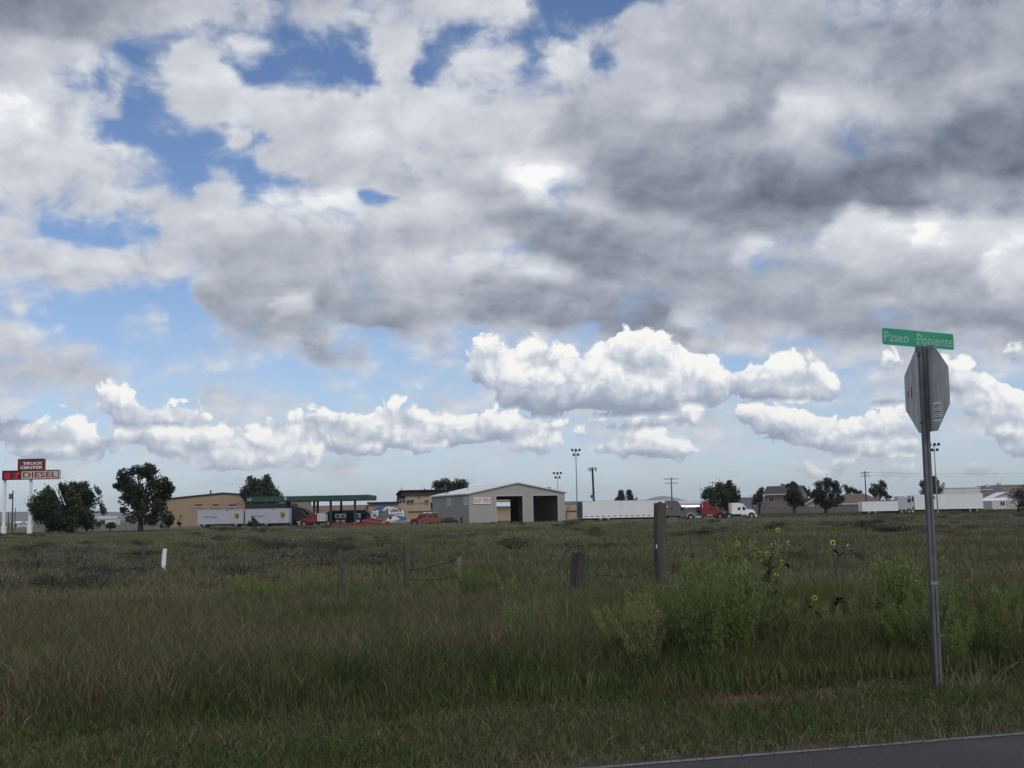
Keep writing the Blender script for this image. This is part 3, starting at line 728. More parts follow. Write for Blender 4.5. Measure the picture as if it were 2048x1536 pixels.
for bx0, bx1, bz in (b1, b2):
    t = MB(); t.box(bx0 - 0.22, bx0 - 0.002, -0.05, -0.003, 0, bz + 0.22); t.box(bx1 + 0.002, bx1 + 0.22, -0.05, -0.003, 0, bz + 0.22); t.box(bx0 - 0.002, bx1 + 0.002, -0.05, -0.003, bz + 0.002, bz + 0.22)
    t.build('door_frame', M['trailer_grey'], shop)
    dn = MB(); dn.cyl(((bx0 + bx1) / 2, 0.7, bz + 0.1), (1, 0, 0), 0.28, bx1 - bx0 - 0.1, 10); dn.build('rolled_door', M['chassis'], shop)
for y0, y1, z0, z1 in ((0.8, 2.9, 3.3, 4.35), (11.3, 14.0, 3.35, 4.3)):
    t = MB(); e = 0.12
    t.box(-0.07, -0.006, y0, y1, z0 - e, z0); t.box(-0.07, -0.006, y0, y1, z1, z1 + e); t.box(-0.07, -0.006, y0 - e, y0, z0 - e, z1 + e); t.box(-0.07, -0.006, y1, y1 + e, z0 - e, z1 + e); t.box(-0.07, -0.006, (y0 + y1) / 2 - .07, (y0 + y1) / 2 + .07, z0, z1)
    w = t.build('window', M['white_paint'], shop); MB().box(-0.04, -0.006, y0, y1, z0, z1).build('pane', M['trailer_grey'], w)
MB().box(-0.06, -0.006, 4.2, 5.1, 0.05, 1.2).build('wall_box', M['dark_trim'], shop)
MB().tube([(1.5, 6, 5.6), (1.5, 6, 7.6)], 0.05, 6).build('antenna', M['mast'], shop)
for yy in (17, 18.6): MB().cyl((0.9, yy, 5.35), (0, 0, 1), 0.16, 0.5, 8).build('roof_vent', M['mast'], shop)
so = thing('shop_sign', 'white SHOP OPEN! sign in red letters on the workshop front', 'sign', shop.matrix_world @ Vector((0, 0, 0)), 0)
so.location = c0; so.rotation_euler = (0, 0, R(18))
MB().box(0.75, 3.75, -0.10, -0.006, 3.25, 4.42).build('panel', M['white_paint'], so)
bd = MB(); bd.box(0.75, 3.75, -0.105, -0.101, 3.25, 3.28); bd.box(0.75, 3.75, -0.105, -0.101, 4.39, 4.42); bd.box(.75, .78, -0.105, -.101, 3.28, 4.39); bd.box(3.72, 3.75, -.105, -.101, 3.28, 4.39); bd.build('border', M['letter_red'], so)
lettering('SHOP OPEN!', M['letter_red'], so, 0.90, 3.60, 3.40, 4.27, -0.104, bold=0.015)

# --- tan metal warehouse at the left
D1 = 262.0
p0 = base(328, D1)
wl = at(570, 1000, D1).x - p0.x
zr, z0_ = zpx(447, 987.5, D1) - p0.z, zpx(332, 999.5, D1) - p0.z
wh = thing('warehouse', 'tan metal warehouse with a low pitched roof behind the pale trailers', 'warehouse', p0)
rx = at(447, 990, D1).x - p0.x
MB().prism([(0, 0), (wl, 0), (wl, zr - 1.2), (rx, zr), (0, z0_)], 0, 34).build('wall', M['tan_metal'], wh)
rr = MB(); rr.prism([(-.3, z0_ + .0), (rx, zr + .01), (rx, zr + .3), (-.3, z0_ + .28)], -.25, 34.3); rr.prism([(wl + .3, zr - 1.22), (rx, zr + .01), (rx, zr + .3), (wl + .3, zr - .95)], -.25, 34.3)
rr.build('roof', M['dark_trim'], wh)
for a_, b_ in ((390, 405), (425, 438), (458, 473)):
    xa, xb = at(a_, 1010, D1).x - p0.x, at(b_, 1010, D1).x - p0.x; zz = zpx(a_, 1011, D1) - p0.z
    v_ = MB().box(xa, xb, -0.08, -0.004, zz - .22, zz + .22).build('vent', M['dark_trim'], wh); MB().box(xa - .1, xb + .1, -0.2, -.004, zz - .36, zz - .225).build('sill', M['white_paint'], v_)
MB().tube([(at(419, 990, D1).x - p0.x, 1.0, zr - .6), (at(419, 990, D1).x - p0.x, 1.0, zr + .9)], 0.16, 8).build('vent_pipe', M['dark_trim'], wh)
gd = MB()
for sx in range(1, 13): gd.box(wl * sx / 13 - .05, wl * sx / 13 + .05, -.05, -.004, 0, 4.6)
gd.build('siding_rib', M['tan_metal'], wh)

# --- two-storey tan building behind the workshop, with its long low wings
D2 = 252.0
q0 = base(560, D2)
tb = thing('tan_building', 'long tan stucco building with a two-storey end behind the workshop', 'building', q0)
lx = lambda px: at(px, 1000, D2).x - q0.x
lz = lambda px, py: zpx(px, py, D2) - q0.z
MB().box(lx(566), lx(738), 0, 14, 0, lz(650, 1011)).build('low_wing', M['pink_wall'], tb)
MB().box(lx(738.5), lx(862), -1.5, 16, 0, lz(760, 1007.5)).build('wall', M['tan_wall'], tb)
MB().box(lx(736), lx(800), -2.0, 16.4, lz(760, 1007.3), lz(760, 1004)).build('roof_edge', M['dark_trim'], tb)
up = MB(); up.box(lx(812), lx(1100), -1.6, 15, lz(760, 1007.6), lz(840, 984)); up.build('upper_wall', M['tan_wall'], tb)
MB().prism([(lx(794), lz(794, 1006.5)), (lx(811.8), lz(812, 1006.5)), (lx(811.8), lz(812, 982.5)), (lx(803), lz(803, 982.5)), (lx(795), lz(795, 990))], -1.2, 14).build('stair_bay', M['brown_roof'], tb)
rf = MB().prism([(lx(794), lz(795, 990.5)), (lx(802.5), lz(803, 982.3)), (lx(1102), lz(803, 982.3)), (lx(1102), lz(803, 980.8)), (lx(801.5), lz(803, 980.8)), (lx(793), lz(795, 989.5))], -2.4, 15.6).build('roof', M['dark_trim'], tb)
MB().tube([(lx(801.5), 2, lz(801, 982)), (lx(801.5), 2, lz(801, 973))], 0.06, 6).build('chimney_pipe', M['dark_trim'], rf)
MB().box(lx(804), lx(1100), -1.9, -1.603, lz(830, 991), lz(830, 982.6)).build('eave_band', M['brown_roof'], tb)
for a_, b_, t_, u_ in ((800, 810.5, 999.5, 1008), (814, 829, 999.5, 1008), (850, 858, 999.5, 1008)):
    window(tb, lx(a_), lx(b_), lz(a_, u_), lz(a_, t_), -1.6 if a_ > 811 else -1.2, frame=M['cream_wall'])
MB().box(lx(818), lx(868), -1.7, -1.603, lz(820, 1024), lz(820, 1022.6)).build('belt_course', M['brown_roof'], tb)
MB().box(lx(838), lx(840.5), -1.8, -1.603, lz(820, 997), lz(820, 994.5)).build('wall_lamp', M['dark_trim'], tb)
MB().box(lx(862.2), lx(1330), 0, 14, 0, lz(1140, 1010)).build('long_wing', M['tan_wall'], tb)
MB().box(lx(1100.2), lx(1328), 4, 14, lz(1140, 1009.8), lz(1140, 1002.5)).build('grey_upper', M['blue_grey'], tb)
db = MB(); db.box(lx(1133), lx(1170), -.15, -.004, lz(1140, 1023), lz(1140, 1021.3)); db.box(lx(1132), lx(1133), -.15, -.004, 0, lz(1140, 1021.3)); db.build('door_frame', M['dark_trim'], tb)
MB().box(lx(1135), lx(1137), -.3, -.004, lz(1140, 1017), lz(1140, 1014)).build('wall_lamp', M['dark_trim'], tb)

# mural on a hoarding before the wall
D3 = 243.0
u0 = base(737, D3)
mu = thing('mural_board', 'painted mural of a highway shield, a lorry and a white banner', 'mural', u0)
mx_ = lambda px: at(px, 1020, D3).x - u0.x
mz_ = lambda px, py: zpx(px, py, D3) - u0.z
PQ = lambda pts: [(mx_(a), mz_(a, b)) for a, b in pts]
MB().prism(PQ([(739, 1044), (741, 1030), (745, 1022), (752, 1016), (762, 1012.5), (774, 1011.5), (786, 1013), (800, 1017.5), (810, 1021), (811, 1034), (813, 1040), (800, 1042)]), 0, 0.3).build('sky_panel', M['mural_blue'], mu)
MB().prism(PQ([(739, 1044), (740, 1035), (746, 1033), (755, 1037), (764, 1037), (770, 1042)]), -0.03, -0.003).build('desert_patch', M['mural_sand'], mu)
MB().prism(PQ([(763, 1042), (763, 1022), (767, 1017), (776, 1017), (778, 1038), (774, 1043)]), -0.04, -0.004).build('lorry_front', M['mural_grey'], mu)
MB().prism(PQ([(765, 1020), (773, 1013), (778, 1013.5), (776, 1016), (768, 1022)]), -.05, -.041).build('visor', M['white_paint'], mu)
MB().prism(PQ([(776.5, 1013), (786, 1014), (808, 1021.5), (809, 1033), (777, 1029)]), -0.06, -0.005).build('banner', M['white_paint'], mu)
MB().prism(PQ([(770, 1043), (778, 1033), (792, 1032), (800, 1038.5), (790, 1041)]), -0.06, -0.005).build('hood', M['white_paint'], mu)
MB().cyl((mx_(780.5), -0.07, mz_(780, 1035.5)), (0, 1, 0), 0.33, 0.012, 14).build('roundel', M['letter_black'], mu)
lettering("LISA'S", M['letter_black'], mu, mx_(780), mx_(803), mz_(790, 1024), mz_(790, 1017.2), -0.064, bold=0.05, shear=-0.1)
lettering("TRUCK CENTER", M['letter_black'], mu, mx_(779.5), mx_(806), mz_(790, 1030), mz_(790, 1026.4), -0.064, bold=0.03)
sh_ = [(-1, .9), (-.55, 1), (0, .86), (.55, 1), (1, .9), (.82, .45), (.95, -.1), (.72, -.6), (0, -1), (-.72, -.6), (-.95, -.1), (-.82, .45)]
sx_, sz_ = mx_(749.7), mz_(749, 1029)
MB().prism([(sx_ + a * .95, sz_ + b * .95 + a * .15) for a, b in sh_], -.05, -.005).build('shield_border', M['letter_black'], mu)
MB().prism([(sx_ + a * .84, sz_ + b * .84 + a * .13) for a, b in sh_], -.065, -.051).build('shield', M['white_paint'], mu)
lettering('66', M['letter_black'], mu, sx_ - .42, sx_ + .42, sz_ - .55, sz_ + .30, -.068, bold=0.04)
MB().box(sx_ - .6, sx_ + .6, -.069, -.0655, sz_ + .42, sz_ + .48).build('shield_bar', M['letter_black'], mu)
MB().prism(PQ([(752, 1045.5), (812, 1040.5), (828, 1040), (828, 1041.5), (752, 1047)]), -.1, -.005).build('ground_stripe', M['white_paint'], mu)
for a_ in (745, 770, 795): MB().box(mx_(a_) - .08, mx_(a_) + .08, 0.31, 0.47, 0, mz_(a_, 1030)).build('support', M['dark_trim'], mu)

# --- fuel canopy, with its columns
D4 = 222.0
k0 = base(493, D4)
ca = thing('fuel_canopy', 'dark green fuel canopy on slim columns', 'canopy', k0)
cx_ = lambda px, D=D4: at(px, 1000, D).x - k0.x
ct, cb = zpx(615, 991.7, D4) - k0.z, zpx(615, 1002.0, D4) - k0.z
wca = cx_(737)
fa = MB(); fa.box(0, wca, 0, 0.25, cb, ct); fa.box(0, wca, 12.75, 13, cb, ct); fa.box(0, .25, .25, 12.75, cb, ct); fa.box(wca - .25, wca, .25, 12.75, cb, ct)
fa.build('fascia', M['green_roof'], ca)
MB().box(.25, wca - .25, .25, 12.75, cb + .12, ct - .2).build('ceiling', M['dark_in'], ca)
for px, dd in ((573.5, 1.2), (628.5, 1.2), (661.5, 1.2), (710, 1.2), (579, 11.5), (635.5, 11.5), (682.5, 11.5)):
    xx = at(px, 1020, D4 + dd).x - k0.x
    c_ = MB().box(xx - .2, xx + .2, dd - .2, dd + .2, 0, cb + .12).build('column', M['green_post'], ca)
    MB().box(xx - .32, xx + .32, dd - .32, dd + .32, 0.0, .5).build('plinth', M['concrete'], c_)
MB().box(cx_(569), cx_(573), -.06, -.004, cb + .25, ct - .15).build('number_plate', M['trailer_grey'], ca)
br_ = MB()
for a_ in (495.5, 498, 500.5): br_.box(cx_(a_), cx_(a_ + 1.3), -.03, -.004, cb + .2, ct - .35)
br_.box(cx_(500), cx_(503), -.03, -.004, ct - .34, ct - .24); br_.build('lettering', M['trailer_grey'], ca)

# dark store front under the canopy's left end
s0_ = base(490, 240)
st = thing('store', 'dark fronted store under the left end of the green canopy', 'store', s0_)
wd_ = at(574, 1010, 240).x - s0_.x
MB().box(0, wd_, 0, 12, 0, zpx(530, 1007, 240) - s0_.z).build('wall', M['dark_trim'], st)
for i in range(5): window(st, .6 + i * 1.6, 1.8 + i * 1.6, .8, 2.8, 0, frame=M['chassis'])
g0 = base(584, 236)
qs = thing('arched_shed', 'dark arched shelter beside the red lorry cab', 'shed', g0)
arch = [(at(584, 1000, 236).x - g0.x, 0)] + [(0 + 4.1 * math.sin(t) * 1.0, 3.6 * math.cos(t) + .15) for t in np.linspace(0, math.pi / 2, 9)]
MB().prism(arch, 0, 6).build('shell', M['chassis'], qs)
for k in range(3): MB().box(.2, 2.6 - .5 * k, -.06, -.004, 1.0 + .75 * k, 1.12 + .75 * k).build('slat', M['mural_grey'], qs)

# kiosk with a green mansard
n0 = base(651, 234)
ki = thing('kiosk', 'small dark kiosk with a green mansard roof under the canopy', 'kiosk', n0)
wk = at(737, 1020, 234).x - n0.x
zt, zb_ = zpx(690, 1020.5, 234) - n0.z, zpx(690, 1028.5, 234) - n0.z
MB().box(.4, wk - .4, .3, 6, 0, zb_).build('wall', material('kiosk siding', (0.06, 0.068, 0.07), 0.7), ki)
mr = MB(); mr.add([(-.3, -.5, zb_), (wk + .3, -.5, zb_), (wk + .3, 6.5, zb_), (-.3, 6.5, zb_), (.9, .5, zt), (wk - .9, .5, zt), (wk - .9, 5.5, zt), (.9, 5.5, zt)], [(3, 2, 1, 0), (4, 5, 6, 7), (0, 1, 5, 4), (1, 2, 6, 5), (2, 3, 7, 6), (3, 0, 4, 7)])
mr.build('roof', M['green_roof'], ki)
MB().box(wk * .82, wk * .94, .2, .296, 0.05, 2.3).build('door', M['dark_trim'], ki)
for k in range(2): window(ki, wk * (.12 + .36 * k), wk * (.4 + .32 * k), 1.0, 2.1, .3, frame=M['chassis'])

# fuel pumps
for px, lb in ((676, 'small white topped fuel pump, leftmost by the kiosk'), (686.5, 'white topped fuel pump in the middle before the kiosk'), (715.5, 'white topped fuel pump nearest the mural')):
    fpb = base(px, 226.5)
    fp = thing('fuel_pump', lb, 'fuel pump', fpb, 0, 'fuel pumps under the canopy')
    MB().box(-.45, .45, -.35, .35, .02, 1.35).build('body', M['chassis'], fp)
    MB().box(-.5, .5, -.38, .38, 1.36, 2.15).build('head', M['white_paint'], fp)
    MB().box(-.28, .28, -.40, -.384, 1.5, 1.9).build('display', M['glass'], fp)
    MB().box(-.38, .38, -.37, -.354, .5, .95).build('panel', M['white_paint'], fp)

# --- houses at the right
D5 = 300.0
h0 = base(1530, D5)
hs = thing('house', 'two-storey taupe house with a gable roof behind the board fence', 'house', h0, R(-28))
gable_house(hs, 8.6, 9.0, 5.2, 7.0, M['house_wall'], M['brown_roof'], axis='x', over=.5)
for a_ in (1.2, 5.6): window(hs, a_, a_ + 1.2, 3.2, 4.4, 0, frame=M['cream_wall'])
for a_ in (1.5, 5.6): window(hs, a_, a_ + 1.4, .9, 2.1, 0, frame=M['cream_wall'])
MB().box(-.56, 9.16, -.58, -.52, 4.85, 5.12).build('fascia_board', M['cream_wall'], hs)
MB().box(3.4, 4.3, 3.2, 4.0, 6.0, 7.7).build('chimney', M['house_wall'], hs)
h1 = base(1612, 296)
hg = thing('garage', 'low gabled garage with pale eaves between the house and the big tree', 'garage', h1, R(8))
gable_house(hg, 5.5, 6, 2.4, 3.9, M['house_pink'], M['brown_roof'], axis='y', over=.4)
MB().prism([(-.45, 2.2), (2.75, 3.95), (5.95, 2.2), (5.95, 2.45), (2.75, 4.2), (-.45, 2.45)], -.5, -.41).build('barge_board', M['cream_wall'], hg)
MB().box(1.2, 4.3, -.06, -.004, .05, 2.0).build('garage_door', M['cream_wall'], hg)
h2 = base(1672, 306)
hb2 = thing('house', 'single-storey rose house with a broad brown hipped roof', 'house', h2)
wv = at(1770, 1000, 306).x - h2.x
MB().box(.6, wv - .6, 0, 10, 0, 2.5).build('wall', M['house_pink'], hb2)
hr = MB(); hr.add([(-.2, -.8, 2.35), (wv + .2, -.8, 2.35), (wv + .2, 10.8, 2.35), (-.2, 10.8, 2.35), (3.8, 5, 4.9), (wv - 3.8, 5, 4.9)], [(3, 2, 1, 0), (0, 1, 5, 4), (1, 2, 5), (2, 3, 4, 5), (3, 0, 4)])
hr.build('roof', material('ruddy brown shingle roof', (0.135, 0.095, 0.08), 0.9, var=.15, scale=3), hb2)
MB().box(-.2, wv * .62, -.86, -.803, 2.12, 2.38).build('fascia_board', M['cream_wall'], hb2)
for a_ in (1.6, 5.2): window(hb2, a_, a_ + 1.3, .9, 2.0, 0, frame=M['cream_wall'])
h3 = base(1552, 288)
bs = thing('barrel_shed', 'low round-roofed shed with an orange boarded end by the fence', 'shed', h3, R(-30))
ar = [(1.55 + 1.75 * math.cos(t), 1.7 * math.sin(t) + .25) for t in np.linspace(0, math.pi, 11)]
bmx = MB(); n_ = len(ar)
bmx.add([(x_, y_, z_) for x_ in (0, 5.5) for (y_, z_) in ar], [(i, i + 1, n_ + i + 1, n_ + i) for i in range(n_ - 1)] + [tuple(range(n_ - 1, -1, -1))])
bmx.build('roof', M['brown_roof'], bs)
MB().add([(5.5, y_, z_) for y_, z_ in ar] + [(5.62, y_ * .98 + .03, z_ * .98) for y_, z_ in ar], [tuple(range(n_, 2 * n_)), tuple(range(n_ - 1, -1, -1))] + [(i, i + 1, n_ + i + 1, n_ + i) for i in range(n_ - 1)]).build('end_wall', M['orange_wood'], bs)
# board fence along the gardens: posts and boards
fz = thing('board_fence', 'long grey board fence in front of the houses', 'fence', base(1505, 281))
fo = base(1505, 281); xe_ = at(1726, 1010, 281).x - fo.x
nb = int(xe_ / 2.6)
for i in range(nb):
    xa = i * xe_ / nb
    o_ = MB()
    for j in range(9): o_.box(xa + .05 + j * (xe_ / nb - .1) / 9, xa + .05 + (j + .93) * (xe_ / nb - .1) / 9, 0, .03, .03, 1.85 + .05 * math.sin(i * 2.1 + j))
    o_.build('panel', M['fence_grey'], fz)
    MB().box(xa - .06, xa + .06, .035, .16, 0, 2.0).build('post', M['fence_grey'], fz)
# slate shed beyond the white lorry cab
sl = base(1478, 330)
ss = thing('metal_shed', 'slate metal shed between two trees behind the white lorry cab', 'shed', sl)
wv = at(1530, 1000, 330).x - sl.x
gable_house(ss, wv, 9, zpx(1495, 996, 330) - sl.z, zpx(1495, 994.4, 330) - sl.z, M['blue_grey'], M['trailer_grey'], axis='x', over=.2)
MB().box(wv * .5, wv * .62, -.06, -.004, 1.5, 2.2).build('sign_plate', M['deep_red'], ss)
# far town at the right edge: pale flat and gabled buildings
def block(px0, px1, ytop, D, dep, wall, roof, label, rz=0, win=0, cat='building', name='building', lip=.25):
    b0 = base(px0, D); w_ = at(px1, 1000, D).x - b0.x; h_ = zpx((px0 + px1) / 2, ytop, D) - b0.z
    t = thing(name, label, cat, b0, rz)
    MB().box(0, w_, 0, dep, 0, h_ - lip).build('wall', wall, t)
    MB().box(-.2, w_ + .2, -.2, dep + .2, h_ - lip + .002, h_).build('roof', roof, t)
    for k in range(win): window(t, w_ * (k + .3) / win, w_ * (k + .7) / win, h_ * .45, h_ * .7, 0, frame=M['cream_wall'], mull=False)
    u = MB(); u.box(w_ * .2, w_ * .2 + 1.4, dep * .4, dep * .4 + 1.4, h_ + .002, h_ + 1.0); u.build('roof_unit', M['trailer_grey'], t)
    return t
block(1888, 1962, 974.5, 430, 22, M['cream_wall'], M['trailer_white'], 'wide pale flat-roofed building behind the reefer trailer', win=5)
block(1958, 1986, 978, 450, 14, M['house_wall'], M['trailer_white'], 'small taupe block with white roof edge beside the pale building', win=2)
block(1982, 2004, 973.5, 470, 14, M['blue_grey'], M['trailer_grey'], 'slate block with a narrow tower above the far roofs', win=1)
block(2004, 2075, 969, 480, 24, M['house_pink'], M['trailer_grey'], 'long beige flat-roofed block at the right edge', win=6)
block(1776, 1832, 1000, 380, 16, M['blue_grey'], M['dark_trim'], 'low slate building behind the tall trailer front', win=3)
t0_ = base(1985, 330)
h4 = thing('house', 'pale low house with a white gabled roof right of the reefer trailer', 'house', t0_, R(-6))
gable_house(h4, 7.5, 8, 3.0, 4.6, M['cream_wall'], M['trailer_white'], axis='y', over=.5)
window(h4, 2.2, 3.4, 1.0, 2.2, 0, frame=M['white_paint'])
t1_ = base(1968, 300)
h5 = thing('carport', 'white flat carport roof at the end of the reefer trailer', 'carport', t1_, R(-4))
MB().add([(0, 0, 2.3), (7.6, 0, 2.5), (7.6, 5, 3.0), (0, 5, 2.8), (0, 0, 2.45), (7.6, 0, 2.65), (7.6, 5, 3.15), (0, 5, 2.95)], [(3, 2, 1, 0), (4, 5, 6, 7), (0, 1, 5, 4), (1, 2, 6, 5), (2, 3, 7, 6), (3, 0, 4, 7)]).build('roof', M['white_paint'], h5)
for a_, b_ in ((.3, .3), (7.3, .3), (.3, 4.7), (7.3, 4.7)): MB().box(a_ - .07, a_ + .07, b_ - .07, b_ + .07, 0, 2.55).build('post', M['mast'], h5)
# low pale buildings on the far left plain
for (a_, b_, t_, D_, lb) in ((186, 232, 1034, 420, 'long low pale shed seen between the two left trees'), (28, 40, 1044, 380, 'tiny white shed on the plain left of the sign post'), (48, 56, 1044, 400, 'tiny pale hut on the plain beside the sign post')):
    b0 = base(a_, D_); w_ = at(b_, 1000, D_).x - b0.x; h_ = max(1.6, zpx(a_, t_, D_) - b0.z)
    t = thing('shed', lb, 'shed', b0)
    gable_house(t, w_, 5, h_ * .75, h_, M['cream_wall'], M['trailer_grey'] if w_ > 5 else M['white_paint'], axis='x', over=.2)
    MB().box(w_ * .3, w_ * .55, -.06, -.004, .1, h_ * .6).build('door', M['dark_trim'], t)

# ================================================================== vehicles (local x runs along the body, -y faces the field)
def wheel(root, x, y, r=.5, w=.28, rim=True):
    o = MB().cyl((0, 0, 0), (0, 1, 0), r, w, 16).build('wheel', M['rubber'], root, loc=(x, y, r))
    if rim:
        h = MB(); h.cyl((0, -w / 2 - .012, 0), (0, 1, 0), r * .46, .02, 12); h.cyl((0, w / 2 + .012, 0), (0, 1, 0), r * .46, .02, 12); h.cyl((0, -w / 2 - .04, 0), (0, 1, 0), r * .2, .06, 8)
        h.build('rim', M['rim'], o)
    return o

def semi_trailer(name, label, loc, rz, L, H, zb=1.15, skin=None, axles=((-1.2,), ), front_gap=0, cat='trailer', group=None, rivets=False, skirt=False):
    t = thing(name, label, cat, loc, rz, group)
    wd2 = 2.6
    MB().box(0, L, 0, wd2, zb, zb + H).build('box', skin, t)
    rl = MB(); rl.box(-.01, L + .01, -.02, -.002, zb - .06, zb + .14); rl.box(-.01, L + .01, -.02, -.002, zb + H - .1, zb + H + .02); rl.box(-.02, -.002, 0, wd2, zb - .06, zb + H + .02)
    rl.build('rail', M['white_paint'] if skin is M['trailer_white'] else M['trailer_grey'], t)
    MB().box(.3, L - .3, .5, wd2 - .5, zb - .35, zb - .005).build('chassis', M['chassis'], t)
    for ax in axles:
        for yy in (.18, wd2 - .18): wheel(t, ax, yy)
    for yy in (.5, wd2 - .5): MB().box(L * .74 - .07, L * .74 + .07, yy - .07, yy + .07, 0.0, zb - .36).build('landing_leg', M['chassis'], t)
    if rivets:
        mk = MB()
        n = int(L)
        for i in range(n): mk.box(.3 + i * (L - .5) / n, .3 + i * (L - .5) / n + .45, -.03, -.021, zb + .16, zb + .28)
        mk.build('marker_strip', M['dark_trim'], t)
    return t

def tractor(name, label, loc, rz, paint, prof, win, hood_y=.35, wheels=(.9, 4.6), flip=1, tank=(1.3, 2.6), sleeper_door=None, cat='lorry', fender=None, stacks=None, bars=True):
    """road tractor: side outline of the cab and sleeper, then of the bonnet, both (x, z) with the nose at +x; flip=-1 turns it about"""
    t = thing(name, label, cat, loc, rz)
    F = lambda pts: [(x * flip, z) for x, z in pts]
    w2 = 2.4
    cab, hood = prof
    MB().prism(F(cab), 0, w2).build('cab', paint, t)
    MB().prism(F(hood), hood_y, w2 - hood_y).build('bonnet', paint, t)
    for pts in win:
        g = MB().prism(F(pts), -.02, -.003).build('window', M['glass'], t)
    hx = max(p[0] for p in hood)
    hz0 = min(p[1] for p in hood); hz1 = max(p[1] for p in hood if p[0] > hx - .3)
    gx0, gx1 = sorted((hx * flip, (hx + .05) * flip))
    MB().box(gx0, gx1, hood_y + .3, w2 - hood_y - .3, hz0 + .15, hz1 - .08).build('grille', M['chrome'], t)
    bx0, bx1 = sorted(((hx - .15) * flip, (hx + .25) * flip))
    MB().box(bx0, bx1, .05, w2 - .05, .38, .72).build('bumper', M['chrome'], t)
    rx = min(p[0] for p in cab)
    cx0, cx1 = sorted(((rx - 1.2) * flip, (hx - .2) * flip))
    MB().box(cx0, cx1, .7, w2 - .7, .55, .9).build('chassis', M['chassis'], t)
    for wx in wheels:
        for yy in (.16, w2 - .16): wheel(t, wx * flip, yy, .52, .3)
    fx = wheels[-1]
    for y0, y1 in ((-.02, hood_y - .002), (w2 - hood_y + .002, w2 + .02)):
        ar = [(fx + .72 * math.cos(a), .52 + .72 * math.sin(a)) for a in np.linspace(-.1, math.pi + .1, 9)] + [(fx + .58 * math.cos(a), .52 + .58 * math.sin(a)) for a in np.linspace(math.pi + .1, -.1, 9)]
        MB().prism(F(ar), y0, y1).build('fender', fender or paint, t)
    if tank: MB().cyl(((tank[0] + tank[1]) / 2 * flip, .32, .72), (1, 0, 0), .3, tank[1] - tank[0], 12).build('fuel_tank', M['chrome'], t)
    if stacks: MB().tube([(stacks[0] * flip, -.08, .9), (stacks[0] * flip, -.08, stacks[1])], .07, 8).build('exhaust_stack', M['chrome'], t)
    if bars: MB().box(*sorted(((cab[-1][0] + 0) * flip, (cab[-1][0] + .12) * flip)), -.28, -.12, 2.0, 2.45).build('mirror', M['chrome'], t)
    return t

# two pale double trailers before the warehouse
DU = 215.0
def emblem(t, x, z, s):
    pts = [(-.42, .5), (.42, .5), (.42, -.1), (.28, -.36), (0, -.52), (-.28, -.36), (-.42, -.1)]
    b = MB().prism([(x + a * s * 1.12, z + c * s * 1.12) for a, c in pts], -.05, -.022).build('emblem', M['logo_yellow'], t)
    MB().prism([(x + a * s, z + c * s) for a, c in [(.42, .5), (.42, -.1), (.28, -.36), (0, -.52), (.05, -.2), (.25, .1)]], -.056, -.051).build('emblem_brown', M['logo_brown'], b)  # brown right-hand part of the printed shield
    MB().prism([(x + a * s, z + c * s) for a, c in [(-.34, .32), (.02, .42), (.34, .2), (.3, .1), (0, .28), (-.3, .2)]], -.060, -.057).build('emblem_swoosh', M['logo_brown'], b)
    lettering('ups', M['logo_brown'], b, x - s * .26, x + s * .2, z - s * .25, z + s * .12, -.058, bold=.03)
for i, (a_, b_, yt, yb, lb) in enumerate(((395.5, 487, 1020, 1047.5, 'pale grey box trailer with a yellow shield emblem, the left one by the warehouse'), (490.5, 578, 1017.5, 1046, 'pale grey box trailer with a yellow shield emblem, half under the canopy'))):
    l0 = base(a_, DU); L = at(b_, 1030, DU).x - l0.x
    zb = zpx(a_ + 40, yb, DU) - l0.z; H = zpx(a_ + 40, yt, DU) - l0.z - zb
    t = semi_trailer('box_trailer', lb, l0, 0, L, H, zb, M['trailer_grey'], axles=(1.2, L - 1.4) if i == 0 else (L * .48, 1.2), group='pale grey double trailers')
    lettering('UPS', M['letter_blue'], t, L * .13, L * .24, zb + H * .42, zb + H * .55, -.026, bold=.02, shear=.2)
    lettering('Freight', M['letter_blue'], t, L * .26, L * .44, zb + H * .40, zb + H * .55, -.026, bold=.02, shear=.2)
    emblem(t, L * .85, zb + H * .53, H * .36)
    MB().box(L * .62, L * .67, -.05, -.022, zb + H - .2, zb + H - .08).build('marker_lamp', M['dark_trim'], t)
# black tractor of the second trailer
tractor('road_tractor', 'black road tractor with sloped fairing at the canopy columns', base(579, 219), 0, M['black_paint'],
        ([(0, .9), (2.6, .9), (2.75, 2.0), (2.1, 2.9), (.9, 3.5), (0, 3.6)], [(2.6, .8), (4.4, .75), (4.45, 1.45), (4.2, 1.75), (2.7, 2.0)]), [[(1.7, 2.0), (2.55, 2.0), (2.1, 2.7), (1.7, 2.8)]], wheels=(.2, 3.7), cat='lorry')

# red lorry with its cab to the left
DRd = 200.0
rl = tractor('flatbed_lorry', 'red lorry facing left with a white headboard behind its cab', base(632.5, DRd), 0, M['red_paint'],
             ([(0, .75), (1.5, .75), (1.55, 1.5), (1.2, 2.2), (0, 2.25)], [(1.5, .6), (2.75, .55), (2.8, 1.1), (2.6, 1.32), (1.5, 1.5)]), [[(.75, 1.45), (1.4, 1.45), (1.12, 2.05), (.75, 2.05)]], wheels=(-2.0, 2.1), flip=-1, tank=None, fender=M['red_paint'])
hbx = MB(); hbx.box(.12, .24, 0.05, 2.35, .9, 2.25); hbx.build('headboard_panel', M['trailer_grey'], rl)
fr_ = MB()
for z_ in (1.0, 1.4, 1.8, 2.2): fr_.box(.26, 1.5, -.02, .04, z_, z_ + .06)
for x_ in (.26, .66, 1.06, 1.46): fr_.box(x_, x_ + .06, -.03, -.021, .9, 2.28)
fr_.build('rack', M['white_paint'], rl)
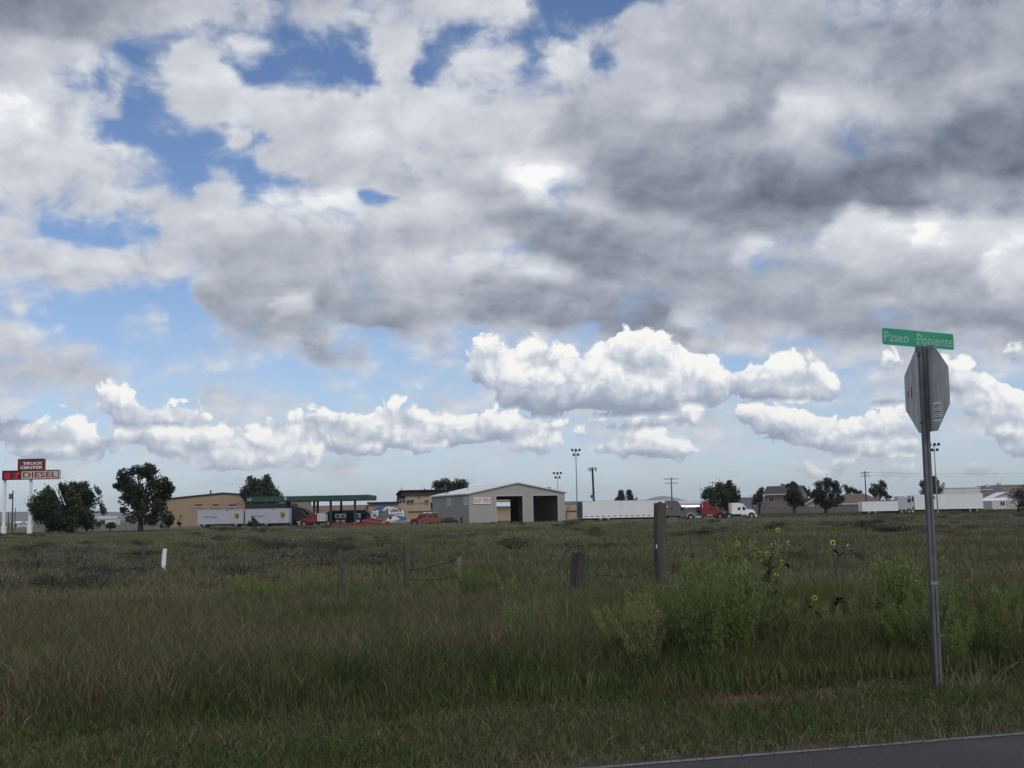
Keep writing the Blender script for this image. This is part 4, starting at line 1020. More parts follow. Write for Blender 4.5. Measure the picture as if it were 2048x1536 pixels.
MB().box(.25, 1.5, .05, 2.3, .95, 2.15).build('load_box', M['trailer_grey'], rl)
MB().box(.1, 4.2, 0, 2.4, .72, .88).build('bed', M['chassis'], rl)

# red lowboy with a tilted ramp
DL = 197.0
l0 = base(662, DL); L_ = at(786, 1050, DL).x - l0.x
lw = thing('lowboy_trailer', 'long red low-loader trailer with a grey ramp before the mural', 'trailer', l0, R(2))
MB().prism([(0, .55), (L_ * .45, .5), (L_ * .52, .9), (L_ * .8, .95), (L_, .35), (L_, .15), (L_ * .1, .15), (0, .3)], 0, 2.5).build('deck', M['deep_red'], lw)
MB().prism([(L_ * .50, .96), (L_ * .82, .50), (L_ * .82, .40), (L_ * .50, .82)], -.12, -.003).build('ramp', M['concrete'], lw)
rb = MB()
for k in range(7): rb.box(L_ * (.06 + .06 * k), L_ * (.06 + .06 * k) + .12, -.05, -.004, .2, .52)
rb.build('stake_pocket', M['red_paint'], lw)
MB().prism([(L_ * .46, .95), (L_ * .60, 1.3), (L_ * .74, 1.1), (L_ * .8, .97)], .8, 2.4).build('load_hood', M['red_paint'], lw)
for xx in (L_ * .62, L_ * .7, L_ * .9): wheel(lw, xx, .2, .36, .22)
MB().box(L_ * .83, L_ * .87, -.05, -.004, .5, .62).build('marker_lamp', M['white_paint'], lw)

# parked cars left of the workshop
def car(name, label, loc, rz, paint, body, cabin, wins, wl, cat='car', w2=1.8, r=.33):
    t = thing(name, label, cat, loc, rz)
    MB().prism(body, 0, w2).build('body', paint, t)
    c = MB(); n = len(cabin)
    if n: 
        k = .16
        a = sum(cabin[i][0] * cabin[(i + 1) % n][1] - cabin[(i + 1) % n][0] * cabin[i][1] for i in range(n))
        if a < 0: cabin = cabin[::-1]
        zmin = min(p[1] for p in cabin); zmax = max(p[1] for p in cabin)
        ins = lambda z: k * (z - zmin) / (zmax - zmin) + .03
        vs = [(x, ins(z), z) for x, z in cabin] + [(x, w2 - ins(z), z) for x, z in cabin]
        c.add(vs, [tuple(range(n)), tuple(range(2 * n - 1, n - 1, -1))] + [(i, i + n, (i + 1) % n + n, (i + 1) % n) for i in range(n)])
        c.build('roof', paint, t)
        for pts in wins:
            vs = [(x, ins(z) - .012, z) for x, z in pts] + [(x, ins(z) - .002, z) for x, z in pts]; m_ = len(pts)
            MB().add(vs, [tuple(range(m_)), tuple(range(2 * m_ - 1, m_ - 1, -1))] + [(i, (i + 1) % m_, (i + 1) % m_ + m_, i + m_) for i in range(m_)]).build('window', M['glass'], t)
    x0 = min(p[0] for p in body); x1 = max(p[0] for p in body)
    for xx, mm in ((x0 - .03, M['white_paint']), (x1 - .01, M['red_paint'])):
        for yy in (.12, w2 - .42): MB().box(xx, xx + .04, yy, yy + .3, .62, .78).build('headlight' if mm is M['white_paint'] else 'tail_light', mm, t)
    MB().box(x0 - .08, x0 - .002, .05, w2 - .05, .35, .52).build('bumper', M['chrome'], t)
    for xx in wl:
        for yy in (.1, w2 - .1): wheel(t, xx, yy, r, .2)
    return t
DC = 192.0
PK = lambda s=1: [(0, .45), (0, .95), (1.5 * s, 1.05), (1.9 * s, 1.1), (5.0 * s, 1.1), (5.0 * s, .45)]
car('pickup_truck', 'orange pickup beside the grey side wall of the workshop', base(838, DC), R(6), M['orange_paint'], [(0, .42), (0, 1.0), (1.3, 1.12), (4.3, 1.18), (4.3, .42)], [(1.0, 1.1), (1.6, 1.75), (3.0, 1.78), (3.3, 1.15)], [[(1.25, 1.2), (1.7, 1.66), (2.2, 1.68), (2.2, 1.2)], [(2.3, 1.2), (2.3, 1.68), (2.9, 1.68), (3.1, 1.2)]], (.8, 3.4), cat='pickup', r=.36)
car('pickup_truck', 'maroon pickup parked left of the orange one', base(821, 196), R(-14), M['maroon_paint'], [(0, .42), (0, 1.0), (1.2, 1.15), (3.6, 1.15), (3.6, .42)], [(1.0, 1.1), (1.5, 1.85), (2.9, 1.88), (3.1, 1.15)], [[(1.2, 1.2), (1.6, 1.75), (2.1, 1.76), (2.1, 1.2)]], (.7, 2.9), cat='pickup', r=.36)
car('sedan', 'black sedan nearest the workshop wall', base(880, 190), R(4), M['black_paint'], [(0, .3), (-.02, .62), (.7, .72), (2.6, .76), (2.85, .6), (2.85, .3)], [(.35, .7), (1.0, 1.2), (1.9, 1.22), (2.6, .74)], [[(.6, .78), (1.05, 1.12), (1.45, 1.14), (1.45, .78)], [(1.52, .78), (1.52, 1.14), (1.9, 1.13), (2.3, .78)]], (.55, 2.3), r=.28)
car('van', 'white van behind the orange pickup', base(842, 215), 0, M['white_paint'], [(0, .4), (0, 1.2), (.25, 1.3), (3.9, 1.3), (3.9, .4)], [(.2, 1.25), (.5, 2.1), (3.6, 2.15), (3.9, 1.28)], [[(.45, 1.35), (.65, 1.95), (1.6, 2.0), (1.6, 1.35)], [(1.8, 1.35), (1.8, 2.0), (3.4, 2.0), (3.5, 1.35)]], (.7, 3.1), cat='van', r=.36)
fb0 = base(797, 206)
ft = thing('utility_trailer', 'small grey flat trailer before the mural', 'trailer', fb0, R(-5))
MB().box(0, 3.6, 0, 1.9, .55, .72).build('deck', M['concrete'], ft)
MB().tube([(0, .95, .6), (-1.2, .95, .5)], .05, 6).build('drawbar', M['chassis'], ft)
for yy in (-.05, 1.95): wheel(ft, 2.2, yy, .33, .18)
MB().box(3.3, 3.6, -.03, -.004, .5, .8).build('marker_lamp', M['dark_trim'], ft)

# white semi trailer in the middle, dark rear doors to the left
DW = 189.0
l0 = base(1165.5, DW)
zb = zpx(1170, 1036, DW) - l0.z; H = zpx(1170, 1003, DW) - l0.z - zb
t = semi_trailer('semi_trailer', 'long white semi-trailer with dark rear doors right of the workshop', l0, R(15), 15.2, H, zb, M['trailer_white'], axles=(3.0, 4.3), rivets=True)
for yy in (.03, 1.32): 
    d_ = MB().box(-.09, -.022, yy, yy + 1.25, zb + .05, zb + H - .05).build('rear_door', M['grey_paint'], t)
    MB().tube([(-.13, yy + .9, zb + .1), (-.13, yy + .9, zb + H - .1)], .03, 6).build('lock_rod', M['mast'], d_)
bb_ = MB(); bb_.box(-.1, -.0, .2, 2.4, .45, .62); bb_.box(-.05, .05, .5, .6, .62, zb - .02); bb_.box(-.05, .05, 2.0, 2.1, .62, zb - .02); bb_.build('rear_guard', M['chassis'], t)

# grey sleeper tractor, nose right
tractor('sleeper_tractor', 'dark grey sleeper tractor parked at the nose of the white semi-trailer', base(1334, 182), 0, M['grey_paint'],
        ([(0, .75), (2.75, .75), (2.9, 1.9), (2.2, 2.25), (1.75, 2.95), (1.2, 3.12), (0, 3.15)], [(2.7, .7), (4.6, .65), (4.65, 1.35), (4.3, 1.6), (2.85, 1.85)]),
        [[(2.1, 1.55), (2.72, 1.55), (2.72, 2.05), (2.1, 2.05)], [(.55, 1.75), (.95, 1.75), (.95, 1.95), (.55, 1.95)]], wheels=(-.6, 3.65), tank=(2.0, 2.7), hood_y=.3, fender=M['trailer_grey'])
# polished tanker behind it with a red tractor
lt = base(1362, 193)
tk = thing('tank_trailer', 'polished steel tank trailer behind the grey tractor', 'tanker', lt)
Lk = at(1416, 1010, 193).x - lt.x
tz0, tz1 = zpx(1390, 1024, 193) - lt.z, zpx(1390, 1009.5, 193) - lt.z
MB().cyl((Lk / 2, 1.3, (tz0 + tz1) / 2 + .1), (1, 0, 0), (tz1 - tz0) / 2 + .15, Lk, 24).build('tank', M['tank'], tk, smooth=False)
for xx in (.03, Lk * .33, Lk * .66, Lk - .03): MB().cyl((xx, 1.3, (tz0 + tz1) / 2 + .1), (1, 0, 0), (tz1 - tz0) / 2 + .19, .06, 24).build('band', M['chrome'], tk)
MB().box(0, Lk, .9, 1.7, .75, tz0 - .02).build('chassis', M['chassis'], tk)
MB().box(.2, Lk * .85, .02, .1, .95, 1.08).build('side_rail', M['white_paint'], tk)
for xx in (.6, 1.8): wheel(tk, xx, .25)
tractor('sleeper_tractor', 'red sleeper tractor with a swept roof fairing hitched to the tanker', base(1404, 190), 0, M['red_paint'],
        ([(0, .8), (1.9, .8), (2.05, 1.7), (1.75, 2.2), (1.2, 2.35), (.75, 2.95), (.4, 3.05), (.25, 2.7), (0, 2.55)], [(1.9, .7), (3.45, .65), (3.5, 1.25), (3.2, 1.5), (2.0, 1.72)]),
        [[(1.25, 1.5), (1.85, 1.5), (1.6, 2.05), (1.25, 2.05)]], wheels=(-.3, 2.9), tank=(.7, 1.7), hood_y=.25)
# white box trailer further back, above the tanker
lb_ = base(1352, 222)
zb2 = zpx(1375, 1024, 222) - lb_.z
semi_trailer('semi_trailer', 'white box trailer showing above the polished tanker', lb_, 0, at(1402, 1005, 222).x - lb_.x, zpx(1375, 1001, 222) - lb_.z - zb2, zb2, M['trailer_white'], axles=(1.0, 2.2))
# white day tractor
tractor('sleeper_tractor', 'white sleeper tractor standing alone by the fence', base(1463, 187), 0, M['white_paint'],
        ([(0, .85), (2.3, .85), (2.4, 1.55), (2.2, 2.1), (1.75, 2.5), (1.1, 2.62), (0, 2.6)], [(2.2, .75), (3.75, .7), (3.8, 1.15), (3.5, 1.48), (2.35, 1.65)]),
        [[(1.0, 1.45), (1.4, 1.45), (1.4, 1.9), (1.0, 1.9)], [(1.75, 1.45), (2.25, 1.45), (2.1, 2.0), (1.75, 1.98)]], wheels=(-.4, 3.15), tank=(1.5, 2.3), hood_y=.28)
# right-hand trailers
DX = 222.0
l0 = base(1725, DX); zb = zpx(1760, 1021.5, DX) - l0.z; H = zpx(1760, 1003, DX) - l0.z - zb
semi_trailer('semi_trailer', 'low white trailer left of the tall reefer trailer', l0, 0, at(1796, 1010, DX).x - l0.x, H, zb, M['trailer_white'], axles=(1.2, 2.4))
l0 = base(1830, DX); zb = zpx(1890, 1017.5, DX) - l0.z; H = zpx(1890, 988.5, DX) - l0.z - zb
L = at(1966, 1000, DX).x - l0.x
t = semi_trailer('reefer_trailer', 'long tall white reefer trailer behind the signpost', l0, 0, L, H, zb, M['trailer_white'], axles=(L - 1.2, L - 2.5))
MB().box(-.55, -.022, .35, 2.25, zb + .5, zb + H - .1).build('cooling_unit', M['white_paint'], t)
MB().box(-.6, -.552, .6, 2.0, zb + 1.5, zb + H - .25).build('grille', M['dark_trim'], t)
MB().box(-.4, -.1, .3, .348, zb + H - 1.25, zb + H - .3).build('vent', M['dark_trim'], t)
lettering('JZ', M['letter_black'], t, L * .245, L * .31, zb + H - .95, zb + H - .35, -.026, bold=.05)
tractor('cab_tractor', 'white tall cab tractor before the reefer trailer', base(1797, DX), 0, M['trailer_grey'],
        ([(0, .9), (1.5, .9), (1.5, 3.25), (1.2, 3.4), (0, 3.4)], [(1.45, .9), (2.6, .85), (2.65, 2.0), (2.55, 3.1), (1.5, 3.3)]), [[(1.8, 2.2), (2.4, 2.2), (2.4, 2.95), (1.8, 2.95)]], wheels=(.6, 2.0), tank=None, hood_y=.02, bars=False)

# ================================================================== signs, masts and poles
DS = 168.0
g0 = base(60, DS)
ps = thing('pylon_sign', 'tall truck-stop sign with TRUCK CENTER and DIESEL panels on two white posts', 'sign', g0)
sx = lambda px: at(px, 950, DS).x - g0.x
sz = lambda px, py: zpx(px, py, DS) - g0.z
for px, low in ((8, 1058), (60, 1068)):
    o_ = MB().box(sx(px) - .17, sx(px) + .17, .2, .54, 0, sz(px, 957)).build('post', M['white_paint'], ps)
    MB().box(sx(px) - .28, sx(px) + .28, .1, .64, 0, 1.25).build('post_sleeve', M['white_paint'], o_)
MB().box(sx(36), sx(87), 0, .7, sz(60, 940.2), sz(60, 918.5)).build('top_panel', M['sign_red'], ps)
fr = MB(); a_, b_, z_, y_ = sx(36), sx(87), sz(60, 918.5), sz(60, 940.2)
fr.box(a_ - .06, b_ + .06, -.05, -.003, z_ - .06, z_ + .06); fr.box(a_ - .06, a_ + .05, -.05, -.003, y_ + .002, z_ - .062); fr.box(b_ - .05, b_ + .06, -.05, -.003, y_ + .002, z_ - .062)
fr.build('frame', M['dark_trim'], ps)
lettering('TRUCK', M['letter_white'], ps, sx(45), sx(85), sz(60, 929.6), sz(60, 924), -.02, bold=.05, shear=.1)
lettering('CENTER', M['letter_white'], ps, sx(40), sx(85), sz(60, 938), sz(60, 932), -.02, bold=.05, shear=.1)
zt, zb = sz(60, 940.4), sz(60, 959)
MB().box(sx(4.5), sx(42.8), -.02, .75, zb, zt).build('price_display', M['dark_trim'], ps)
MB().box(sx(43), sx(117.5), -.02, .75, zb, zt).build('diesel_panel', M['sign_white'], ps)
lettering('DIESEL', M['letter_red'], ps, sx(46), sx(114), sz(60, 955.5), sz(60, 944), -.026, bold=.02)
fr = MB(); fr.box(sx(4.5), sx(117.5), -.07, -.022, zt - .1, zt); fr.box(sx(4.5), sx(117.5), -.07, -.022, zb, zb + .1); fr.box(sx(116.6), sx(117.5), -.07, -.022, zb + .102, zt - .102); fr.box(sx(4.5), sx(5.6), -.07, -.022, zb + .102, zt - .102)
fr.build('frame', M['dark_trim'], ps)
led = bpy.data.materials.new('red price lamps'); led.use_nodes = True
N = NT(led.node_tree); N.n.clear()
em = N.new('ShaderNodeEmission'); em.inputs[0].default_value = (0.9, 0.0, 0.06, 1); em.inputs[1].default_value = 0.75
o_ = N.new('ShaderNodeOutputMaterial'); N.l.new(em.outputs[0], o_.inputs[0])
SEG = {'a': (0, 1, .86, 1), 'g': (0, 1, .43, .57), 'd': (0, 1, 0, .14), 'f': (0, .3, .5, 1), 'b': (.7, 1, .5, 1), 'e': (0, .3, 0, .5), 'c': (.7, 1, 0, .5)}
for (c_, x0, x1, y0, y1) in (('abgcdef', 10, 19, 956, 945.5), ('abgcd', 26.5, 35, 956, 945.5), ('fgb', 35.8, 39.5, 951, 944.5)):
    m_ = MB()
    for s_ in c_:
        u = SEG[s_]; xa, xb = sx(x0) + (sx(x1) - sx(x0)) * u[0], sx(x0) + (sx(x1) - sx(x0)) * u[1]
        za, zc = sz(60, y0) + (sz(60, y1) - sz(60, y0)) * u[2], sz(60, y0) + (sz(60, y1) - sz(60, y0)) * u[3]
        d = .0004 * 'adgfbec'.index(s_)
        m_.box(xa, xb, -.030 - d, -.0215 - d, za, zc)
    m_.build('lit_digit', led, ps)
bo = tag(MB().tube([(0, 0, 0), (0, 0, 1.25), (0, 0, 1.32)], [.2, .2, .12], 12).build('bollard', M['white_paint']), 'short white bollard at the foot of the left spreading tree', 'bollard'); bo.location = base(110.5, 163)

def utility_pole(label, px, ytop, D, arms=(), extra=None, lean=0, r=.14, mat='pole_wood', name='utility_pole', cat='utility pole'):
    b0 = base(px, D); t = thing(name, label, cat, b0); h = zpx(px, ytop, D) - b0.z
    MB().tube([(0, 0, -.2), (lean, 0, h)], [r, r * .7], 8).build('pole', M[mat], t)
    for (dz_, half) in arms:
        a = MB().box(-half, half, -.22, -.08, h - dz_ - .07, h - dz_ + .07).build('crossarm', M[mat], t)
        ins = MB()
        for xx in (-half * .92, -half * .45, half * .45, half * .92): ins.cyl((xx, -.15, h - dz_ + .17), (0, 0, 1), .05, .18, 6)
        ins.build('insulator', M['trailer_grey'], a)
    return t, h
utility_pole('dark pole with a round transformer between the sign posts', 25, 981, 205)[0]
o_ = [o for o in bpy.data.objects if o.get('label', '').startswith('dark pole with a round')][0]
MB().cyl((-.35, 0, zpx(25, 993, 205) - o_.location.z), (0, 0, 1), .32, .95, 12).build('transformer', M['grey_paint'], o_)
utility_pole('short thin pole left of the transformer pole', 17.5, 1026, 230, r=.10)
utility_pole('short thin pole right of the transformer pole', 30.5, 1016, 225, r=.10)
utility_pole('utility pole with two crossarms above the white semi-trailer', 1344.5, 955, 285, arms=((.35, 1.75), (1.35, 1.5)), r=.17)
pw, ph = utility_pole('utility pole with two crossarms beside the round tree', 1733.5, 942, 262, arms=((.45, 1.0), (1.1, 1.05)), r=.16)
utility_pole('small far pole top with one crossarm beyond the big tree', 1427, 963, 420, arms=((.4, 1.3),), r=.14)
utility_pole('thin grey pole at the left edge of the big tree', 1403, 972, 300, r=.09, mat='mast')
# slack lines from the pole off to the right
wl_ = MB()
pb = pw.location
for (x_, dz_) in ((-.9, .28), (.9, .28), (.95, .95)):
    a = Vector((pb.x + x_, pb.y - .15, pb.z + ph - dz_)); b = Vector((pb.x + 75 + x_, pb.y + 10, a.z + .6))
    wl_.tube([a.lerp(b, u) - Vector((0, 0, 2.2 * 4 * u * (1 - u) * .5)) for u in np.linspace(0, 1, 13)], .010, 4)
tag(wl_.build('power_line', M['wire']), 'thin slack power lines running right from the crossarm pole', 'power line')

def floodlight_mast(label, px, ytop, D, s=1.0, ybot=None):
    b0 = base(px, D); t = thing('floodlight_mast', label, 'light mast', b0, 0, 'floodlight masts over the truck yard'); h = zpx(px, ytop, D) - b0.z
    MB().tube([(0, 0, 0), (0, 0, h)], [.13, .07], 10).build('pole', M['mast'], t)
    MB().box(-.22, .22, -.22, .22, 0, .35).build('footing', M['concrete'], t)
    for dz_, half, xs in ((.0, .75 * s, (-.72 * s, 0, .72 * s)), (1.0 * s, .45 * s, (-.42 * s, .42 * s))):
        MB().box(-half, half, -.05, .05, h - dz_ - .25 * s - .05, h - dz_ - .25 * s + .05).build('bracket', M['mast'], t)
        for x_ in xs:
            a = Vector((x_ * .5 / max(.4, abs(.7 * s)), -1, -.35)).normalized()
            c = Vector((x_, -.12, h - dz_ + .05))
            l = MB().tube([c + a * .26 * s, c, c - a * .2 * s], [.27 * s, .24 * s, .1 * s], 10).build('floodlight', M['lamp_dark'], t)
            MB().cyl(c + a * .265 * s, a, .22 * s, .01, 10).build('lens', M['glass'], l)
    return t
floodlight_mast('tall floodlight mast between the workshop and the white semi-trailer', 1154.5, 900, 214, 0.85)
floodlight_mast('shorter far floodlight mast behind the workshop roof', 1116.5, 946, 330, 1.2)
floodlight_mast('tall floodlight mast right of the signpost', 1875.5, 888.5, 205, 0.95)
# radio mast
b0 = base(1188, 330); rm = thing('radio_mast', 'dark radio mast with a ring of panel antennas behind the white semi-trailer', 'radio mast', b0)
h = zpx(1185.5, 935, 330) - b0.z
MB().tube([(.1, 0, 0), (-.15, 0, h)], [.33, .28], 10).build('pole', M['lamp_dark'], rm)
for k in range(9):
    a = 2 * math.pi * k / 9
    c = Vector((1.1 * math.cos(a) - .15, 1.1 * math.sin(a), h - .5))
    o_ = MB().box(c.x - .09, c.x + .09, c.y - .06, c.y + .06, c.z - .55, c.z + .55).build('panel_antenna', M['mast'], rm)
ring = MB(); pts = [(1.1 * math.cos(a) - .15, 1.1 * math.sin(a), h - .45) for a in np.linspace(0, 2 * math.pi, 19)]
ring.tube(pts, .05, 5, cap=False); ring.box(-1.2, .95, -.05, .05, h - .5, h - .4); ring.build('ring', M['lamp_dark'], rm)
MB().cyl((-.45, -.4, zpx(1187, 993, 330) - b0.z), (0.2, 1, 0), .5, .3, 14).build('dish', M['grey_paint'], rm)

# ------------------------------------------------------------------ the stop sign on its perforated post
DP = 10.4
Bp = at(1876.5, 1368, DP); Bp.z = 0.0
Tp = at(1842.5, 690, DP)
sg = thing('signpost', 'perforated steel signpost with the grey back of a stop sign', 'signpost', Bp)
sg.rotation_mode = 'QUATERNION'
ax_ = (Tp - Bp).normalized()
sg.rotation_quaternion = Vector((0, 0, 1)).rotation_difference(ax_)
HP = (Tp - Bp).length
s2_ = .028                                             # half width of the square tube
rot = R(4)                                            # turned so that two faces show
ca_, sa_ = math.cos(rot), math.sin(rot)
def rp(x, y, z): return (x * ca_ - y * sa_, x * sa_ + y * ca_, z)
pm = MB(); cell = .0508 / 2
ncell = int((HP + .0) / cell)
def holed_face(nrm):
    """one wall of the tube with a punched hole every inch"""
    for k in range(ncell):
        z0, z1 = k * cell, (k + 1) * cell
        zc = (z0 + z1) / 2
        hr = .0082
        ring = [(hr * math.cos(a), hr * math.sin(a)) for a in np.linspace(math.pi / 8, 2 * math.pi + math.pi / 8, 9)[:8]]
        outer = [(s2_, (z1 - zc) * .41), (s2_ * .41, z1 - zc), (-s2_ * .41, z1 - zc), (-s2_, (z1 - zc) * .41), (-s2_, -(z1 - zc) * .41), (-s2_ * .41, z0 - zc), (s2_ * .41, z0 - zc), (s2_, -(z1 - zc) * .41)]
        corners = [(s2_, z1 - zc), (-s2_, z1 - zc), (-s2_, z0 - zc), (s2_, z0 - zc)]
        P3 = lambda a, b, d=0: rp(*( (a, -s2_ + d) if nrm == 0 else (s2_ - d, a) if nrm == 1 else (-a, s2_ - d) if nrm == 2 else (-s2_ + d, -a)), zc + b)
        vs = [P3(a, b) for a, b in ring] + [P3(a, b) for a, b in outer] + [P3(a, b) for a, b in corners] + [P3(a, b, .003) for a, b in ring]
        fs = [(i, 8 + i, 8 + (i + 1) % 8, (i + 1) % 8) for i in range(8)] + [(8, 16, 9), (10, 17, 11), (12, 18, 13), (14, 19, 15)] + [(i, (i + 1) % 8, 20 + (i + 1) % 8, 20 + i) for i in range(8)]
        pm.add(vs, fs)
holed_face(0); holed_face(3)
for nrm in (1, 2):
    P3 = lambda a, z: rp(*((s2_, a) if nrm == 1 else (-a, s2_)), z)
    pm.add([P3(-s2_, 0), P3(s2_, 0), P3(s2_, ncell * cell), P3(-s2_, ncell * cell)], [(0, 1, 2, 3)])
pm.build('post', M['galv'], sg)
# octagon, its right side nearer the camera
ph = R(80)
tx, ty = math.cos(ph), -math.sin(ph)                  # along the plate
nx, ny = -math.sin(ph), -math.cos(ph)                 # out of its back, towards the camera
so_ = .381
zc = (Tp - Bp).length - (779 - 690) * DP / FPX
oc = [(so_ / math.cos(math.pi / 8) * math.cos(math.pi / 8 + k * math.pi / 4), so_ / math.cos(math.pi / 8) * math.sin(math.pi / 8 + k * math.pi / 4)) for k in range(8)]
off = .045
def on_plate(a, b, d): return (tx * (a - .03) - nx * off + nx * d, ty * (a - .03) - ny * off + ny * d, zc + b)
def plate_poly(poly, d0, d1, name, mat, parent):
    n = len(poly)
    vs = [on_plate(a, b, d0) for a, b in poly] + [on_plate(a, b, d1) for a, b in poly]
    return MB().add(vs, [tuple(range(n)), tuple(range(2 * n - 1, n - 1, -1))] + [(i, i + n, (i + 1) % n + n, (i + 1) % n) for i in range(n)]).build(name, mat, parent)
pl = plate_poly(oc, -.0015, .0015, 'sign_plate', M['alu'], sg)
plate_poly([(a * .985, b * .985) for a, b in oc], -.003, -.0017, 'red_face', M['red_paint'], pl)
st_ = plate_poly([(.10, -.30), (.235, -.30), (.235, -.13), (.10, -.13)], .0017, .0026, 'sticker', M['white_paint'], pl)
tl = MB()
for k in range(7):
    zz = -.155 - k * .0185
    vs = [on_plate(a, b, d) for d in (.0027, .0031) for a, b in ((.112, zz), (.222 - .01 * (k % 3), zz), (.222 - .01 * (k % 3), zz - (.009 if k % 3 == 0 else .005)), (.112, zz - (.009 if k % 3 == 0 else .005)))]
    tl.add(vs, [(0, 1, 2, 3), (7, 6, 5, 4), (0, 4, 5, 1), (1, 5, 6, 2), (2, 6, 7, 3), (3, 7, 4, 0)])
tl.build('fine_print', M['letter_black'], pl)
for a0, a1, b0_, b1_ in ((-.265, -.25, -.06, .06), (-.325, -.312, -.05, .03)):
    plate_poly([(a0, b0_), (a1, b0_ + .01), (a1 - .006, b1_), (a0 - .006, b1_ - .02)], .0017, .0021, 'scratch', M['dark_trim'], pl)
for b_ in (.30, -.30): MB().cyl(Vector(on_plate(.03, b_, .065)), (nx, ny, 0), .011, .05, 8).build('bolt', M['galv'], sg)
zbnd = (Tp - Bp).length * (1368 - 1162) / (1368 - 690)
bnd = MB()
for q_ in range(1): bnd.add([rp(x, y, z) for z in (zbnd - .014, zbnd + .014) for x, y in ((-s2_ - .003, -s2_ - .003), (s2_ + .003, -s2_ - .003), (s2_ + .003, s2_ + .003), (-s2_ - .003, s2_ + .003))], [(0, 1, 5, 4), (1, 2, 6, 5), (2, 3, 7, 6), (3, 0, 4, 7), (4, 5, 6, 7), (3, 2, 1, 0)])
bnd.build('joint_band', M['chrome'], sg)
# street name blade, its right end further away
L0, L1 = at(1765.5, 655.5, 10.13), at(1907.5, 668.5, 10.62)
q0, q1 = at(1766.5, 688.0, 10.13), at(1906.5, 700.5, 10.62)
nb_ = thing('street_name_sign', 'green street name sign reading Paseo Poniente above the stop sign', 'street sign', (0, 0, 0))
ux = (L1 - L0).length
zx = ((L1 + L0) / 2 - (q0 + q1) / 2).length
X_ = (L1 - L0).normalized(); Z_ = ((L0 - q0) + (L1 - q1)).normalized(); Y_ = Z_.cross(X_); Z_ = X_.cross(Y_)
org = (q0 + q1) / 2 - X_ * ux / 2
nb_.matrix_world = Matrix(((X_.x, Y_.x, Z_.x, org.x), (X_.y, Y_.y, Z_.y, org.y), (X_.z, Y_.z, Z_.z, org.z), (0, 0, 0, 1)))
rc = []
for cxx, czz, a0 in ((ux - .015, .015, -90), (ux - .015, zx - .015, 0), (.015, zx - .015, 90), (.015, .015, 180)):
    rc += [(cxx + .015 * math.cos(R(a0 + k * 30)), czz + .015 * math.sin(R(a0 + k * 30))) for k in range(4)]
MB().prism(rc, -.0015, .0015).build('blade', M['green_sign'], nb_)
lettering('Paseo', M['sign_letter'], nb_, ux * .022, ux * .355, zx * .20, zx * .80, -.0022, bold=.0, name='lettering')
lettering('Poniente', M['sign_letter'], nb_, ux * .475, ux * .985, zx * .16, zx * .80, -.0022, bold=.0, name='lettering')
bk = MB(); bk.box(ux * .46, ux * .60, -.012, .012, -.045, .006); bk.build('bracket', M['galv'], nb_)
bl = MB()
for z_ in (.18, .82): bl.cyl((ux * .485, -.003, zx * z_), (0, 1, 0), .004, .006, 6)
bl.build('rivet', M['white_paint'], nb_)

# ================================================================== trees
FOL = foliage_mat('tree leaves', 1.0, 0.25)
WEED = foliage_mat('weed leaves', 1.0, 0.35)
GRASS = foliage_mat('grass blades', 1.0, 0.30)
def leaf_mesh(name, P, size, cols, tilt=None, asp=0.55, rg=rng):
    """P [n,3] leaf centres -> one small kite each"""
    n = len(P)
    a = rg.normal(size=(n, 3)); a /= np.linalg.norm(a, axis=1)[:, None]
    b = rg.normal(size=(n, 3)); b -= (b * a).sum(1)[:, None] * a; b /= np.linalg.norm(b, axis=1)[:, None]
    if tilt is not None: a = a * (1 - tilt) + np.array([0, 0, 1.0]) * tilt
    s = (size * (0.6 + 0.8 * rg.random(n)))[:, None] if np.ndim(size) else (size * (0.6 + 0.8 * rg.random(n)))[:, None]
    v = np.stack([P - a * s * .5, P + b * s * asp * .5, P + a * s * .5, P - b * s * asp * .5], 1).reshape(-1, 3)
    f = np.arange(n * 4).reshape(-1, 4)
    return raw_mesh(name, v, f, np.repeat(cols, 4, axis=0))
def raw_mesh(name, v, f, cols):
    me = bpy.data.meshes.new(name)
    nv, nf, k = len(v), len(f), f.shape[1]
    me.vertices.add(nv); me.vertices.foreach_set('co', np.ascontiguousarray(v, dtype=np.float32).ravel())
    me.loops.add(nf * k); me.loops.foreach_set('vertex_index', np.ascontiguousarray(f, dtype=np.int32).ravel())
    me.polygons.add(nf); me.polygons.foreach_set('loop_start', np.arange(nf, dtype=np.int32) * k); me.polygons.foreach_set('loop_total', np.full(nf, k, dtype=np.int32))
    me.update(calc_edges=True)
    ca = me.color_attributes.new('Col', 'FLOAT_COLOR', 'POINT')
    ca.data.foreach_set('color', np.concatenate([np.clip(cols, 0, 1), np.ones((nv, 1))], 1).astype(np.float32).ravel())
    return me
